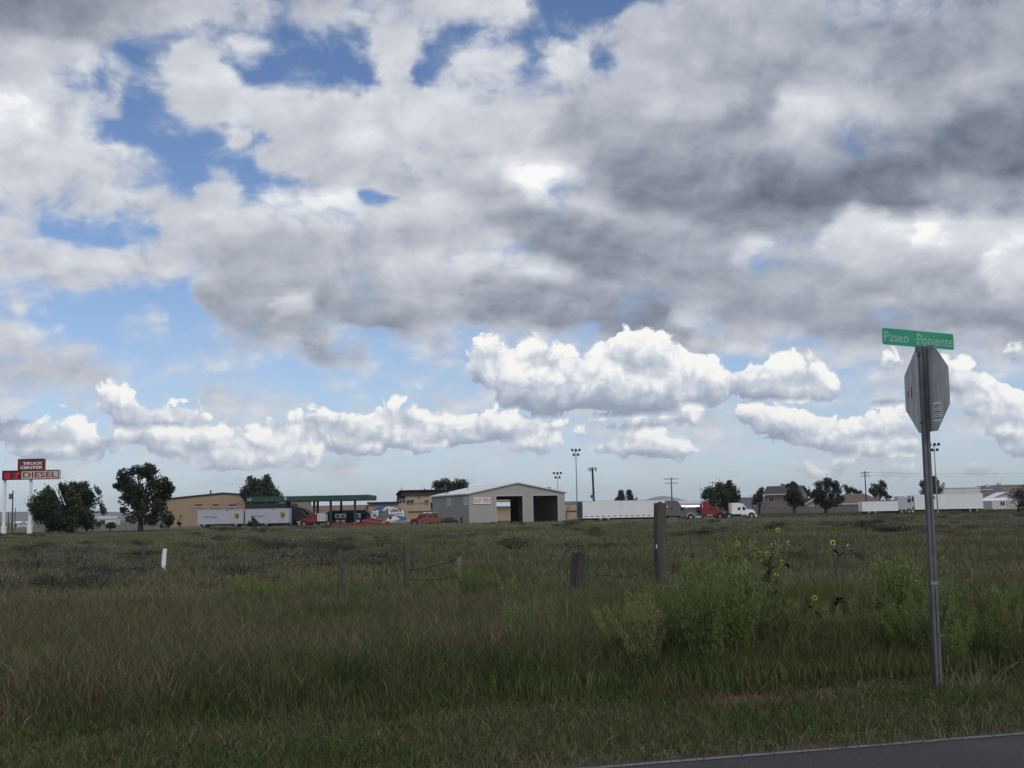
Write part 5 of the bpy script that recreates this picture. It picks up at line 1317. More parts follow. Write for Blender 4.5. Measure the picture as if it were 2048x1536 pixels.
def tree(label, D, trunk_px, base_y, blobs, leaf=.30, col=(.072, .090, .056), dens=1.0, name='tree', gaps=.5, n_max=9000, group=None, seed=1):
    """blobs: photo pixel centre and radius of each lobe of the crown"""
    rg = np.random.default_rng(seed)
    b0 = base(trunk_px, D); t = thing(name, label, 'tree', b0, 0, group)
    k = D / FPX
    C = []
    for (px, py, r) in blobs:
        p = at(px, py, D); C.append((p.x - b0.x, (rg.random() - .5) * r * k * 1.2, p.z - b0.z, r * k))
    C = np.array(C)
    zt = C[:, 2].max(); r0 = max(.10, .035 * zt + .06)
    bk = MB(); fork = Vector((rg.normal() * .1, 0, max(.6, zt * .28)))
    bk.tube([(0, 0, -.2), (fork.x * .4, 0, fork.z * .5), fork], [r0 * 1.25, r0, r0 * .85], 8)
    bk.build('trunk', M['bark'], t)
    lm = MB()
    for (x, y, z, r) in C:
        e = Vector((x, y, z)); mid = fork.lerp(e, .5) + Vector((rg.normal() * .12 * r, rg.normal() * .12 * r, .15 * r))
        lm.tube([fork, mid, e], [r0 * .55, r0 * .32, r0 * .1], 6)
        for q in range(4):
            d = Vector(rg.normal(size=3)).normalized(); lm.tube([mid.lerp(e, .6), e + d * r * .75], [r0 * .18, r0 * .04], 4, cap=False)
    lm.build('limbs', M['bark'], t)
    vol = C[:, 3] ** 2
    n = int(min(n_max * 2.2, dens * 62 * vol.sum() / (leaf * leaf)))
    ci = rg.choice(len(C), n, p=vol / vol.sum())
    u = rg.normal(size=(n, 3)); u /= np.linalg.norm(u, axis=1)[:, None]
    rad = C[ci, 3] * (rg.random(n) ** .45) * (1 + .22 * rg.normal(size=n) * (rg.random(n) < .25))
    P_ = C[ci, :3] + u * rad[:, None] * np.array([1, 1, .95])
    # twig clumps and holes
    g = fbm(P_[:, 0] / (leaf * 3.5) + 50, P_[:, 2] / (leaf * 3.5) + P_[:, 1] * .7 / leaf / 3 + 20, seed, 2)
    P_ = P_[g > gaps * .78]
    g2 = fbm(P_[:, 0] / 1.1 + 7, P_[:, 2] / 1.1 + P_[:, 1] / 1.5, seed + 9, 2)[:, None]
    sh = (.55 + .5 * rg.random((len(P_), 1))) * (.6 + .9 * g2)  # leaf colour lightened and darkened clump by clump, as if lit and shaded
    cols = np.array(col)[None] * sh * (1 + .18 * rg.normal(size=(len(P_), 3)) * np.array([1, .6, .6]))
    link('crown', leaf_mesh('crown', P_, leaf, cols, rg=rg), FOL, t)
    return t
DK = (.030, .038, .026)
tree('broad spreading dark tree beside the truck-stop sign', 160, 144, 1068, [(92, 1010, 30), (120, 990, 26), (150, 990, 28), (178, 1000, 26), (196, 1005, 14), (110, 1035, 32), (150, 1025, 36), (185, 1030, 24), (80, 1030, 20), (200, 1022, 12), (128, 972, 11), (166, 972, 12), (72, 1015, 12), (95, 1050, 16), (205, 990, 8), (136, 1003, 26), (165, 1012, 26), (140, 1048, 20), (170, 1045, 18), (120, 1012, 24), (114, 1022, 26), (128, 1035, 24), (112, 1000, 20), (100, 987, 18), (114, 978, 13), (84, 1002, 16), (190, 986, 14), (140, 978, 16)], leaf=.34, seed=11, n_max=15000)
tree('tall dark tree with ragged crown left of the tan warehouse', 158, 281, 1065, [(252, 953, 18), (245, 968, 16), (278, 945, 16), (300, 943, 18), (308, 960, 20), (268, 975, 24), (298, 985, 26), (330, 968, 16), (338, 978, 11), (325, 990, 16), (262, 1000, 20), (290, 1012, 26), (318, 1015, 20), (268, 1030, 18), (300, 1036, 18), (335, 1036, 14), (338, 1045, 9), (246, 1022, 10), (232, 972, 7)], leaf=.34, seed=12, n_max=15000, gaps=.54)
tree('bushy dark tree rising behind the green canopy', 246, 520, 1045, [(505, 968, 15), (530, 965, 15), (518, 980, 20), (540, 982, 16), (556, 992, 12), (492, 984, 15), (488, 1003, 14), (515, 1000, 20), (540, 1000, 14), (498, 957, 6), (535, 954, 6)], leaf=.42, seed=13)
tree('round dark treetop above the tan building', 330, 900, 1035, [(875, 972, 13), (892, 968, 14), (908, 968, 14), (925, 970, 13), (905, 982, 18), (880, 985, 13), (930, 984, 10), (850, 985, 9), (862, 990, 12), (900, 1000, 14)], leaf=.5, seed=14)
tree('small pointed tree, left of a close pair above the white semi-trailer', 380, 1242, 1025, [(1242, 985, 6), (1243, 992, 8), (1241, 1000, 10), (1234, 999, 5)], leaf=.45, seed=15, gaps=.42)
tree('small ragged tree, right of a close pair above the white semi-trailer', 384, 1260, 1025, [(1258, 984, 6), (1260, 992, 9), (1266, 990, 6), (1262, 1000, 10), (1270, 997, 5)], leaf=.45, seed=16, gaps=.42)
tree('big dark tree behind the red sleeper tractor', 250, 1442, 1035, [(1420, 985, 14), (1440, 976, 13), (1460, 973, 12), (1466, 985, 14), (1448, 990, 18), (1425, 1000, 18), (1450, 1008, 20), (1470, 1002, 13), (1432, 1018, 16), (1462, 1020, 14), (1409, 992, 8), (1458, 964, 5), (1478, 994, 6)], leaf=.42, seed=17)
tree('slim dark tree at the left end of the taupe house', 262, 1518, 1030, [(1521, 985, 8), (1516, 996, 11), (1524, 1003, 12), (1512, 1006, 10), (1524, 978, 4)], leaf=.4, seed=18)
tree('dark tree with pointed top in front of the taupe house', 270, 1588, 1030, [(1576, 972, 6), (1586, 968, 6), (1592, 972, 6), (1584, 982, 12), (1592, 992, 13), (1600, 1001, 12), (1580, 996, 12), (1586, 1006, 12)], leaf=.42, seed=19)
tree('tuft of tree showing over the ridge of the taupe house', 340, 1614, 1030, [(1613, 976, 5), (1616, 982, 6), (1612, 988, 7)], leaf=.42, seed=20)
tree('large grey-green willowy tree between the two houses', 258, 1652, 1030, [(1638, 968, 9), (1655, 965, 11), (1670, 970, 10), (1645, 980, 16), (1662, 985, 17), (1676, 982, 10), (1640, 994, 14), (1665, 1000, 16), (1682, 998, 9), (1630, 985, 7), (1650, 1006, 14), (1636, 1004, 9), (1626, 990, 7)], leaf=.36, col=(.075, .082, .068), seed=21, gaps=.46)
tree('low dark tree peeping over the brown hipped roof', 350, 1700, 1030, [(1690, 975, 7), (1700, 979, 7), (1709, 983, 6), (1695, 985, 8), (1715, 986, 5), (1722, 984, 4)], leaf=.45, seed=22)
tree('round dark tree right of the crossarm pole', 330, 1757, 1030, [(1750, 970, 8), (1763, 968, 9), (1758, 978, 11), (1770, 974, 6), (1745, 982, 8), (1768, 986, 8), (1754, 990, 10), (1775, 992, 8)], leaf=.45, seed=23, gaps=.46)
tree('dark tree behind the signpost above the reefer trailer', 330, 1862, 1030, [(1845, 968, 8), (1868, 958, 7), (1872, 970, 10), (1856, 975, 11), (1880, 976, 8), (1870, 986, 11), (1850, 985, 9), (1885, 968, 4)], leaf=.45, seed=24, gaps=.46)
tree('bare twiggy bush at the right edge of the field', 200, 2036, 1025, [(2030, 990, 16), (2048, 985, 20), (2022, 1003, 14), (2044, 1008, 18), (2066, 995, 22)], leaf=.22, col=(.045, .042, .038), dens=.25, seed=25, name='bush', gaps=.5)
tree('small round shrub in front of the canopy trailer', 196, 509, 1050, [(505, 1042, 8), (502, 1035, 4), (512, 1047, 7), (500, 1048, 6)], leaf=.2, seed=26, name='bush')
tree('small shrub against the tan warehouse wall', 240, 360, 1050, [(360, 1040, 5), (359, 1046, 5), (362, 1034, 3)], leaf=.25, col=(.05, .035, .025), seed=27, name='bush')
for q_, (px_, D_, w_, lb) in enumerate(((186, 185, 16, 'low dark shrub behind the broad spreading tree'), (222, 180, 12, 'low shrub between the two left trees'), (330, 190, 10, 'small shrub right of the tall ragged tree'), (152, 178, 12, 'dark undergrowth bush by the spreading tree trunk'))):
    hz_ = at(px_, 1000, D_); yy = 1036 + 8
    tree(lb, D_, px_, 1060, [(px_ - w_ * .5, 1051, w_ * .55), (px_ + w_ * .4, 1050, w_ * .6), (px_, 1047, w_ * .5)], leaf=.26, seed=30 + q_, name='bush')

# ================================================================== the old fence
def fence_post(label, px, ytop, D, r, lean=(0, 0), mat=None, seed=0, below=.25, nseg=9, name='fence_post', flat=False):
    rg = np.random.default_rng(seed + 100)
    b0 = base(px, D); h = zpx(px, ytop, D) - b0.z
    me = MB(); n = 12; vs, fs = [], []
    offs = rg.normal(size=(n,)) * .09
    for k in range(nseg + 1):
        u = k / nseg; z = -below + (h + below) * u
        cx, cy = lean[0] * u + .012 * math.sin(u * 5 + seed), lean[1] * u
        rr = r * (1.06 - .12 * u)
        for i in range(n):
            a = 2 * math.pi * i / n
            q = rr * (1 + offs[i] + .05 * rg.normal())
            zz = z + (rg.normal() * r * .16 if k == nseg else 0)
            vs.append((cx + q * math.cos(a), cy + q * math.sin(a), zz))
    for k in range(nseg):
        for i in range(n): fs.append((k * n + i, k * n + (i + 1) % n, (k + 1) * n + (i + 1) % n, (k + 1) * n + i))
    vs.append((lean[0], lean[1], h - r * .1)); fs += [(nseg * n + i, nseg * n + (i + 1) % n, len(vs) - 1) for i in range(n)]
    o = me.add(vs, fs).build(name, mat or M['wood'])
    o.location = b0
    return tag(o, label, 'post', 'old fence posts')
fp = fence_post('thick weathered corner post, the tallest of the old fence', 1318, 1006, 18.6, .098, lean=(.03, 0), seed=1)
pt = MB().box(-.075, -.062, -.099, -.094, 1.0, 1.06).build('metal_tag', M['white_paint'], fp)
fence_post('short split post leaning left of the thick corner post', 1146, 1105, 20.8, .12, lean=(.07, 0), seed=2, mat=material('dark rotten post wood', (.055, .046, .042), .95, var=.4, scale=5, stretch=(7, 7, .6), bump=.6, bscale=16))
fence_post('thin post with a pale bleached face below the workshop', 917, 1116, 22.5, .045, lean=(-.03, 0), seed=3, mat=material('bleached post wood', (.20, .18, .16), .95, var=.4, scale=5, stretch=(7, 7, .6), bump=.5, tint=(.08, .07, .06), tintamt=.6))
fence_post('dark leaning post left of the bleached one', 816, 1105, 22.8, .05, lean=(-.06, 0), seed=4)
fence_post('dark upright post in the sagebrush below the green canopy', 680, 1101, 23.5, .05, seed=5)
fence_post('faint thin post far along the old fence', 431, 1090, 36, .055, seed=6)
fence_post('far thin post left of the white marker post', 289, 1089, 44, .05, seed=7)
wp = fence_post('white painted marker post leaning in the field', 327, 1098, 33.5, .058, lean=(.04, 0), seed=8, mat=M['white_paint'])
wp['group'] = 'marker posts'
# slack wires and a tangle
def P_on(px, py, D): return at(px, py, D)
def wire(label, pts, r=.004, name='barbed_wire'):
    m = MB()
    for seq in pts: m.tube(seq, r, 5)
    return tag(m.build(name, M['wire']), label, 'wire')
w1 = [P_on(816, 1140, 22.7), P_on(850, 1137, 22.6), P_on(885, 1128, 22.5), P_on(915, 1119, 22.4)]
wire('slack barbed wire sagging from the bleached post to the dark one', [w1, [P_on(816, 1158, 22.7), P_on(870, 1160, 22.6), P_on(917, 1150, 22.4)], [P_on(910, 1116, 22.4), P_on(904, 1125, 22.4), P_on(912, 1134, 22.4), P_on(919, 1122, 22.4), P_on(922, 1136, 22.4), P_on(913, 1146, 22.4)]], r=.0075)
rg_ = np.random.default_rng(5)
lo_ = []
for q_ in range(5):
    cxp, cyp, rr = 1158 + rg_.normal() * 14, 1130 + rg_.normal() * 10, 10 + rg_.random() * 22
    lo_.append([P_on(cxp + rr * math.cos(a) * (1 + .2 * math.sin(3 * a + q_)), cyp + rr * 1.1 * math.sin(a), 21.2 + .15 * math.sin(a + q_)) for a in np.linspace(0, 5 + rg_.random() * 1.2, 16)])
wire('tangled coil of rusty wire hanging on the short split post', lo_, r=.006)
wire('loose strand of wire from the split post to the thick corner post', [[P_on(1150, 1125, 21.3), P_on(1200, 1150, 20.6), P_on(1260, 1155, 19.6), P_on(1316, 1125, 18.5)]], r=.005)

# ================================================================== sagebrush in the field, weeds by the fence (copies share their mesh)
def shrub_proto(seed, n=1500, col=(.060, .062, .046), rx=.7, rz=.5, leaf=.055, up=.5):
    rg = np.random.default_rng(seed)
    k = 9
    C = np.stack([rg.normal(size=k) * rx * .42, rg.normal(size=k) * rx * .42, rz * (.35 + .45 * rg.random(k))], 1); r_ = rx * (.28 + .2 * rg.random(k))
    ci = rg.integers(0, k, n); u = rg.normal(size=(n, 3)); u /= np.linalg.norm(u, axis=1)[:, None]; u[:, 2] = np.abs(u[:, 2]) * .9 - .15
    P_ = C[ci] + u * (r_[ci] * rg.random(n) ** .4)[:, None] * np.array([1, 1, .8])
    P_[:, 2] = np.maximum(P_[:, 2], .02)
    cols = np.array(col)[None] * (.6 + .8 * rg.random((n, 1)))
    return leaf_mesh('foliage', P_, leaf, cols, tilt=up, asp=.35, rg=rg)
def twig_proto(seed, rx=.7, rz=.5, n=9):
    rg = np.random.default_rng(seed); m = MB()
    for k in range(n):
        a = rg.random() * 6.28; e = (math.cos(a) * rx * .6 * rg.random(), math.sin(a) * rx * .6 * rg.random(), rz * (.6 + .5 * rg.random()))
        m.tube([(0, 0, -.05), (e[0] * .4, e[1] * .4, e[2] * .5), e], [.018, .012, .004], 4, cap=False)
    me = bpy.data.meshes.new('stems'); me.from_pydata(m.v, [], m.f); me.update(); me.materials.append(M['bark'])
    return me
def plant(name, label, cat, group, fol, twg, loc, rz, s, fm):
    t = thing(name, label, cat, loc, rz, group); t.scale = s if hasattr(s, '__len__') else (s,) * 3
    o = bpy.data.objects.new('foliage', fol); COL.objects.link(o); o.parent = t
    if not fol.materials: fol.materials.append(fm)
    if twg:
        o = bpy.data.objects.new('stems', twg); COL.objects.link(o); o.parent = t
    return t
sf = [shrub_proto(40 + i, col=c) for i, c in enumerate(((.112, .124, .088), (.140, .148, .112), (.078, .084, .064)))]
sd = [shrub_proto(50 + i, n=1300, col=(.062, .062, .052), leaf=.07) for i in range(2)]
tw = [twig_proto(60 + i) for i in range(3)]
SAGE_L = 'low grey-green sagebrush clump out in the grassy field'
rgs = np.random.default_rng(77)
cnt = 0
for k in range(2000):
    if cnt >= 170: break
    D_ = 24 + 135 * rgs.random() ** 1.5
    px = -60 + 2170 * rgs.random()
    p = base(px, D_)
    if float(fbm(np.array(p.x / 14 + 9), np.array(p.y / 14), 21, 3)) < .5: continue
    if px > 1250 and D_ < 32: continue
    s = (.65 + .6 * rgs.random()) * (1 + D_ / 260)
    zn = 'left of the white marker post' if px < 320 else 'below the canopy and the workshop' if px < 1110 else 'below the white semi-trailer' if px < 1330 else 'behind the sunflowers' if px < 1820 else 'right of the signpost'
    tn = ('grey-green', 'pale silvery', 'dark grey')[k % 3]
    plant('sagebrush', ('near ' if D_ < 55 else 'far ') + tn + ' sagebrush clump in the field ' + zn, 'shrub', tn + ' sagebrush ' + zn, sf[k % 3], tw[k % 3] if D_ < 60 else None, p, rgs.random() * 6.28, (s * 1.25, s * 1.25, s * .85), WEED)
    cnt += 1
for px, py, s, lb in ((1790, 1060, 1.5, 'large dark low shrub in the right of the field'), (1725, 1047, 1.2, 'dark shrub in the field below the brown hipped roof'), (1400, 1062, 1.2, 'dark shrub in the field right of the thick post'), (1210, 1092, 1.0, 'dark shrub in the field below the white semi-trailer'), (1545, 1050, 1.0, 'dark shrub just above the highest sunflower'), (740, 1150, 1.0, 'dark shrub between the two dark fence posts'), (450, 1120, 1.3, 'broad dark shrub behind the faint thin post'), (270, 1110, 1.1, 'dark shrub left of the white marker post')):
    g_ = gp(px, py + 9); g_.z = float(gz(g_.x, g_.y))
    plant('dark_shrub', lb, 'shrub', None, sd[int(px) % 2], tw[int(px) % 3], g_, px * .7, (s * g_.y / 38, s * g_.y / 38, s * .62 * (g_.y / 60 + .35)), WEED)
# feathery weeds: upright sprays of fine leaves
def weed_proto(seed, n=5600, h=1.0, col=(.050, .078, .026), spread=.28):
    rg = np.random.default_rng(seed); ns = 16
    P_, cs = [], []
    stems = MB()
    for s in range(ns):
        a = rg.random() * 6.28; d = spread * (.3 + .9 * rg.random()); hh = h * (.55 + .45 * rg.random())
        e = np.array([math.cos(a) * d, math.sin(a) * d, hh])
        stems.tube([(0.02 * math.cos(a), .02 * math.sin(a), -.03), tuple(e * np.array([.35, .35, .5])), tuple(e)], [.006, .004, .0015], 4, cap=False)
        m = n // ns; u = .12 + .88 * rg.random(m) ** .8
        q = np.stack([e[0] * u ** 1.4, e[1] * u ** 1.4, hh * u], 1) + rg.normal(size=(m, 3)) * np.array([.045, .045, .03]) * (1.25 - u)[:, None] * 1.3
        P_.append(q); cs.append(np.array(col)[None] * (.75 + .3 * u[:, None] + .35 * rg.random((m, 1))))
    P_ = np.concatenate(P_); cs = np.concatenate(cs); P_[:, 2] = np.maximum(P_[:, 2], .01)
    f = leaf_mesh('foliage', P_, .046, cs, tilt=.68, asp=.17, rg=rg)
    me = bpy.data.meshes.new('stems'); me.from_pydata(stems.v, [], stems.f); me.update(); me.materials.append(M['weed_stem'])
    return f, me
M['weed_stem'] = material('weed stem', (.055, .06, .028), .8, var=.3, scale=20)
wf = [weed_proto(70, col=(.165, .205, .070)), weed_proto(71, col=(.165, .195, .085)), weed_proto(72, col=(.130, .168, .062)), weed_proto(73, col=(.170, .180, .085), spread=.36)]
WEED_L = 'tall feathery green weed in the thicket along the old fence'
rgw = np.random.default_rng(99)
spots = []
for k in range(262):
    px = 1010 + 1080 * rgw.random(); D_ = 11.2 + 6.8 * rgw.random() ** .9
    crest = np.interp(px, [1010, 1100, 1200, 1290, 1350, 1400, 1450, 1490, 1540, 1600, 1700, 1750, 1785, 1850, 1950, 2040, 2100], [1180, 1172, 1182, 1150, 1150, 1098, 1105, 1080, 1140, 1175, 1180, 1150, 1105, 1130, 1150, 1135, 1135])
    if 1105 < px < 1195: continue
    top = crest + 12 + 85 * rgw.random() ** 1.3
    spots.append((px, D_, top))
for k in range(46):
    spots.append((470 + 640 * rgw.random(), 19 + 7 * rgw.random(), 1140 + 25 * rgw.random()))
spots += [(1490, 13.8, 1078), (1497, 13.5, 1068), (1475, 14, 1095), (1410, 13.5, 1090), (1395, 13.2, 1105), (1440, 13.8, 1100), (1785, 13, 1098), (1800, 13.4, 1110), (950, 20, 1128), (940, 19.5, 1138), (930, 20.5, 1130), (1870, 12.5, 1140)]
for k, (px, D_, top) in enumerate(spots):
    p = base(px, D_); hgt = max(.35, zpx(px, top, D_) - p.z)
    i = int(rgw.integers(0, 4))
    zn = 'low and far by the thin fence posts' if D_ > 18.9 else 'left of the thick corner post' if px < 1300 else 'between the thick corner post and the sunflowers' if px < 1470 else 'around the bushy sunflower' if px < 1610 else 'between the sunflowers and the signpost' if px < 1850 else 'right of the signpost'
    tn = ('bright green', 'mid green', 'dark green', 'yellowish green')[i]
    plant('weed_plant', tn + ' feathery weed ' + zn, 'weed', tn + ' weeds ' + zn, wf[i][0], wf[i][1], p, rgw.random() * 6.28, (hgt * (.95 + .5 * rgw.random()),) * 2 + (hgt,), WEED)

# ================================================================== sunflowers
M['petal'] = material('sunflower petal', (.36, .28, .025), .6, var=.2, scale=30)
M['disc'] = material('sunflower disc', (.030, .018, .010), .9, var=.3, scale=60)
M['sf_leaf'] = material('sunflower leaf', (.030, .040, .022), .8, var=.3, scale=14)
M['sf_stem'] = material('sunflower stem', (.045, .055, .025), .8, var=.2, scale=20)
def flower(root, c, face, r, seed):
    rg = np.random.default_rng(seed); f = Vector(face).normalized(); r = r * .88
    a = f.cross(Vector((0, 0, 1))).normalized() if abs(f.z) < .95 else Vector((1, 0, 0)); b = f.cross(a)
    m = MB(); n = 13
    for k in range(n):
        t = 2 * math.pi * (k + .2 * rg.normal()) / n; d = a * math.cos(t) + b * math.sin(t); s = f.cross(d)
        L = r * (.9 + .2 * rg.random()); back = -f * L * (.12 + .25 * rg.random())
        p0, p1, p2 = d * r * .28, d * (r * .28 + (L - r * .28) * .55) + f * .003, d * L + back
        w = r * .19
        m.add([c + p0 - s * w * .5, c + p0 + s * w * .5, c + p1 + s * w, c + p2, c + p1 - s * w], [(0, 1, 2, 4), (4, 2, 3)])
    h = m.build('flower_head', M['petal'], root)
    dm = MB(); dm.tube([c - f * .012, c + f * .004, c + f * .012], [r * .30, r * .40, r * .2], 10); dm.build('disc', M['disc'], h)
    return h
def leaf_blade(root, c, d, L, w):
    d = Vector(d).normalized(); s = d.cross(Vector((0, 0, 1))).normalized(); up = s.cross(d)
    pr = [(0, .0), (.12, .75), (.3, 1.0), (.55, .75), (.8, .35), (1, 0)]
    vs = [c + d * L * u - up * L * .25 * u * u + s * w * q * .5 - up * 0 for u, q in pr] + [c + d * L * u - up * L * .25 * u * u - s * w * q * .5 for u, q in pr] + [c + d * L * u - up * (L * .25 * u * u + w * .12 * q) for u, q in pr]
    fs = []
    for i in range(5): fs += [(i, i + 1, 12 + i + 1, 12 + i), (12 + i, 12 + i + 1, 6 + i + 1, 6 + i)]
    return MB().add(vs, fs).build('leaf', M['sf_leaf'], root)
def sunflower(label, px, D, heads, seed, nleaf=14):
    rg = np.random.default_rng(seed); b0 = base(px, D); t = thing('sunflower_plant', label, 'sunflower', b0, 0, 'wild sunflowers by the fence')
    zt = max(zpx(h[0], h[1], D) for h in heads) - b0.z
    fork = Vector((0, 0, zt * .35))
    MB().tube([(0, 0, -.05), fork * .5 + Vector((.01, 0, 0)), fork], [.012, .010, .009], 6).build('stem', M['sf_stem'], t)
    for (hx, hy, r, fa) in heads:
        dd = (rg.random() - .5) * .3
        p = at(hx, hy, D + dd) - b0
        nx_ = p + Vector((-fa[0], -fa[1], -fa[2])).normalized() * .05
        mid = fork.lerp(nx_, .5) + Vector((rg.normal() * .03, 0, .06))
        MB().tube([fork, mid, nx_, p - Vector(fa).normalized() * .012], [.007, .005, .004, .004], 5).build('branch', M['sf_stem'], t)
        flower(t, p, fa, r, seed * 31 + int(hx))
        for k in range(2):
            u = .25 + .6 * rg.random(); q = mid.lerp(nx_, u)
            a = rg.random() * 6.28; leaf_blade(t, q, (math.cos(a), math.sin(a), -.1 - .4 * rg.random()), .09 + .05 * rg.random(), .05 + .025 * rg.random())
    for k in range(nleaf):
        u = .3 + .7 * rg.random(); a = rg.random() * 6.28
        leaf_blade(t, fork * u * 1.5, (math.cos(a), math.sin(a), -.1 - .3 * rg.random()), .12 + .07 * rg.random(), .07 + .04 * rg.random())
    return t
FC = (0, -1, .25); LF = (-.7, -.7, .2); RT = (.75, -.65, .1); SL = (-.97, -.25, .1); SR = (.97, -.25, .1); UP = (.1, -.5, .85); BK = (.3, .8, .2)
sunflower('bushy wild sunflower with the most flower heads, left of the pair', 1538, 13.4, [(1555.7, 1060.5, .036, FC), (1475, 1087, .034, (-.4, -.9, .3)), (1479.5, 1071, .030, BK), (1510, 1101, .040, (-.5, -.8, -.2)), (1518, 1107, .044, SL), (1536, 1108, .042, FC), (1545, 1091, .038, RT), (1578, 1087, .042, RT), (1589.5, 1106, .036, SR), (1564.5, 1124, .042, RT), (1526, 1121, .040, UP)], 3)
sunflower('slender wild sunflower with two heads beside the bushy one', 1672, 13.2, [(1665.6, 1085.4, .046, (0, -.9, .5)), (1697, 1093.5, .042, RT)], 4, nleaf=10)
sunflower('single low sunflower in the weeds with its head nodding', 1630, 12.0, [(1629.7, 1196, .036, FC)], 5, nleaf=5)
sunflower('single sunflower head low among the green weeds', 1556, 12.6, [(1553.5, 1148.4, .034, UP)], 6, nleaf=5)
sunflower('small yellow flowers beside the thick fence post', 1366, 14.2, [(1368, 1130, .026, FC), (1378, 1150, .03, RT), (1328, 1175, .024, FC), (1366, 1230, .024, UP)], 7, nleaf=6)

# ================================================================== grass (kind: stuff)
def blades(name, xy, h, w, lean, cols, seg=2, seed=0, label=None):
    """one mesh of tapering bent blades; xy [n,2], h, w [n], cols [n,3]"""
    rg = np.random.default_rng(seed); n = len(xy)
    z = gz(xy[:, 0], xy[:, 1])
    th = rg.random(n) * 2 * math.pi; bx, by = np.cos(th), np.sin(th)          # bend direction
    tw_ = rg.random(n) * 2 * math.pi; wx, wy = np.cos(tw_), np.sin(tw_)        # width direction
    L = h * lean * (0.3 + rg.random(n))
    B = np.stack([xy[:, 0], xy[:, 1], z - .01], 1)
    W_ = np.stack([wx * w / 2, wy * w / 2, np.zeros(n)], 1)
    Mid = B + np.stack([bx * L * .3, by * L * .3, h * .58], 1)
    Tip = B + np.stack([bx * L, by * L, h * (1 - .18 * np.minimum(L / h, 1.5))], 1)
    v = np.stack([B - W_, B + W_, Mid + W_ * .8, Mid - W_ * .8, Tip], 1).reshape(-1, 3)
    b5 = np.arange(n)[:, None] * 5
    f = np.concatenate([np.stack([b5[:, 0], b5[:, 0] + 1, b5[:, 0] + 2], 1), np.stack([b5[:, 0], b5[:, 0] + 2, b5[:, 0] + 3], 1), np.stack([b5[:, 0] + 3, b5[:, 0] + 2, b5[:, 0] + 4], 1)], 0)
    me = raw_mesh(name, v, f, np.repeat(cols, 5, axis=0))
    return kind(link(name, me, GRASS), 'stuff', label)
GREEN, OLIVE, TAN, RUST, STRAW, SAGE = [np.array(c) for c in ((.072, .098, .036), (.104, .112, .054), (.182, .162, .098), (.165, .120, .084), (.34, .31, .24), (.142, .150, .094))]
def mixc(a, b, t): return a * (1 - t[:, None]) + b * t[:, None]
def scatter(n, D0, D1, seed, margin=1.5, power=1.0):
    rg = np.random.default_rng(seed)
    y = D0 + (D1 - D0) * rg.random(n) ** power
    x = (rg.random(n) * 2 - 1) * (.437 * y + margin)
    return np.stack([x, y], 1), rg
def jitter(c, rg, a=.28):
    return c * (1 + a * rg.normal(size=(len(c), 1))).clip(.35, 1.9) * (1 + .08 * rg.normal(size=c.shape))
# mown verge
xy, rg = scatter(150000, 6.3, 11.3, 201)
d = rdist(xy[:, 0], xy[:, 1]); edge_w = 2.25 + .5 * (fbm(xy[:, 0] / 1.2, xy[:, 1] / 1.2, 8) - .5)
bare = fbm(xy[:, 0] / .8, xy[:, 1] / .5, 17)
ok = (d > -.13 + .2 * rg.random(len(d))) & (d < edge_w + .35) & ~((bare < .42) & (d > 1.75) & (xy[:, 0] > .6) & (xy[:, 0] < 3.2) & (rg.random(len(d)) < .75)) & (rg.random(len(d)) < .35 + .65 * smooth01(0, .35, d))
xy = xy[ok]; d = d[ok]; n = len(xy)
pt = fbm(xy[:, 0] / .9, xy[:, 1] / .9, 31); rr_ = rg.random(n)
c = mixc(np.broadcast_to(GREEN, (n, 3)), np.broadcast_to(OLIVE, (n, 3)), smooth01(.35, .65, pt)); c = mixc(c, np.broadcast_to(TAN, (n, 3)), (rr_ < .10 + .25 * (d < .3)) * .8); c = mixc(c, np.broadcast_to(STRAW, (n, 3)), (rr_ > .993) * .9)
nb2 = smooth01(.50, .42, fbm(xy[:, 0] / .8, xy[:, 1] / .5, 17)) * (d > 1.5) * (xy[:, 0] > .5) * (xy[:, 0] < 3.3)
c = mixc(c, np.broadcast_to(np.array((.125, .082, .058)), (n, 3)), nb2 * .8)
blades('grass', xy, .05 + .08 * rg.random(n) ** 1.5, .004 + .004 * rg.random(n), .9, jitter(c, rg), seed=1, label='short mown green grass on the road verge')
# tall roadside grass
xy, rg = scatter(300000, 8.0, 19.5, 202)
d = rdist(xy[:, 0], xy[:, 1]); edge_w = 2.25 + .5 * (fbm(xy[:, 0] / 1.2, xy[:, 1] / 1.2, 8) - .5)
ok = (d > edge_w) & (rg.random(len(d)) < 1.15 - .030 * (xy[:, 1] - 8))
xy = xy[ok]; d = d[ok]; n = len(xy)
pt = fbm(xy[:, 0] / 2.6 + 4, xy[:, 1] / 2.6, 41); p2 = fbm(xy[:, 0] / .7, xy[:, 1] / .7, 42); rr_ = rg.random(n)
dry = smooth01(.44, .60, pt + .13 * smooth01(2.5, -3.5, xy[:, 0]) - .07 + .03 * (xy[:, 1] - 12))
c = mixc(np.broadcast_to(GREEN, (n, 3)), np.broadcast_to(OLIVE, (n, 3)), smooth01(.35, .65, p2)); c = mixc(c, np.broadcast_to(TAN, (n, 3)), dry * (rg.random(n) < .6) * .9); c = mixc(c, np.broadcast_to(RUST, (n, 3)), dry * (rg.random(n) < .18)); c = mixc(c, np.broadcast_to(STRAW, (n, 3)), (rr_ > .994) * .8)
hh = (.16 + .34 * rg.random(n)) * smooth01(1.7, 3.6, d) .clip(.3, 1) * (.75 + .6 * pt)
blades('grass', xy, hh, .005 + .005 * rg.random(n), .55, jitter(c, rg), seed=2, label='tall green and tan grass behind the mown verge')
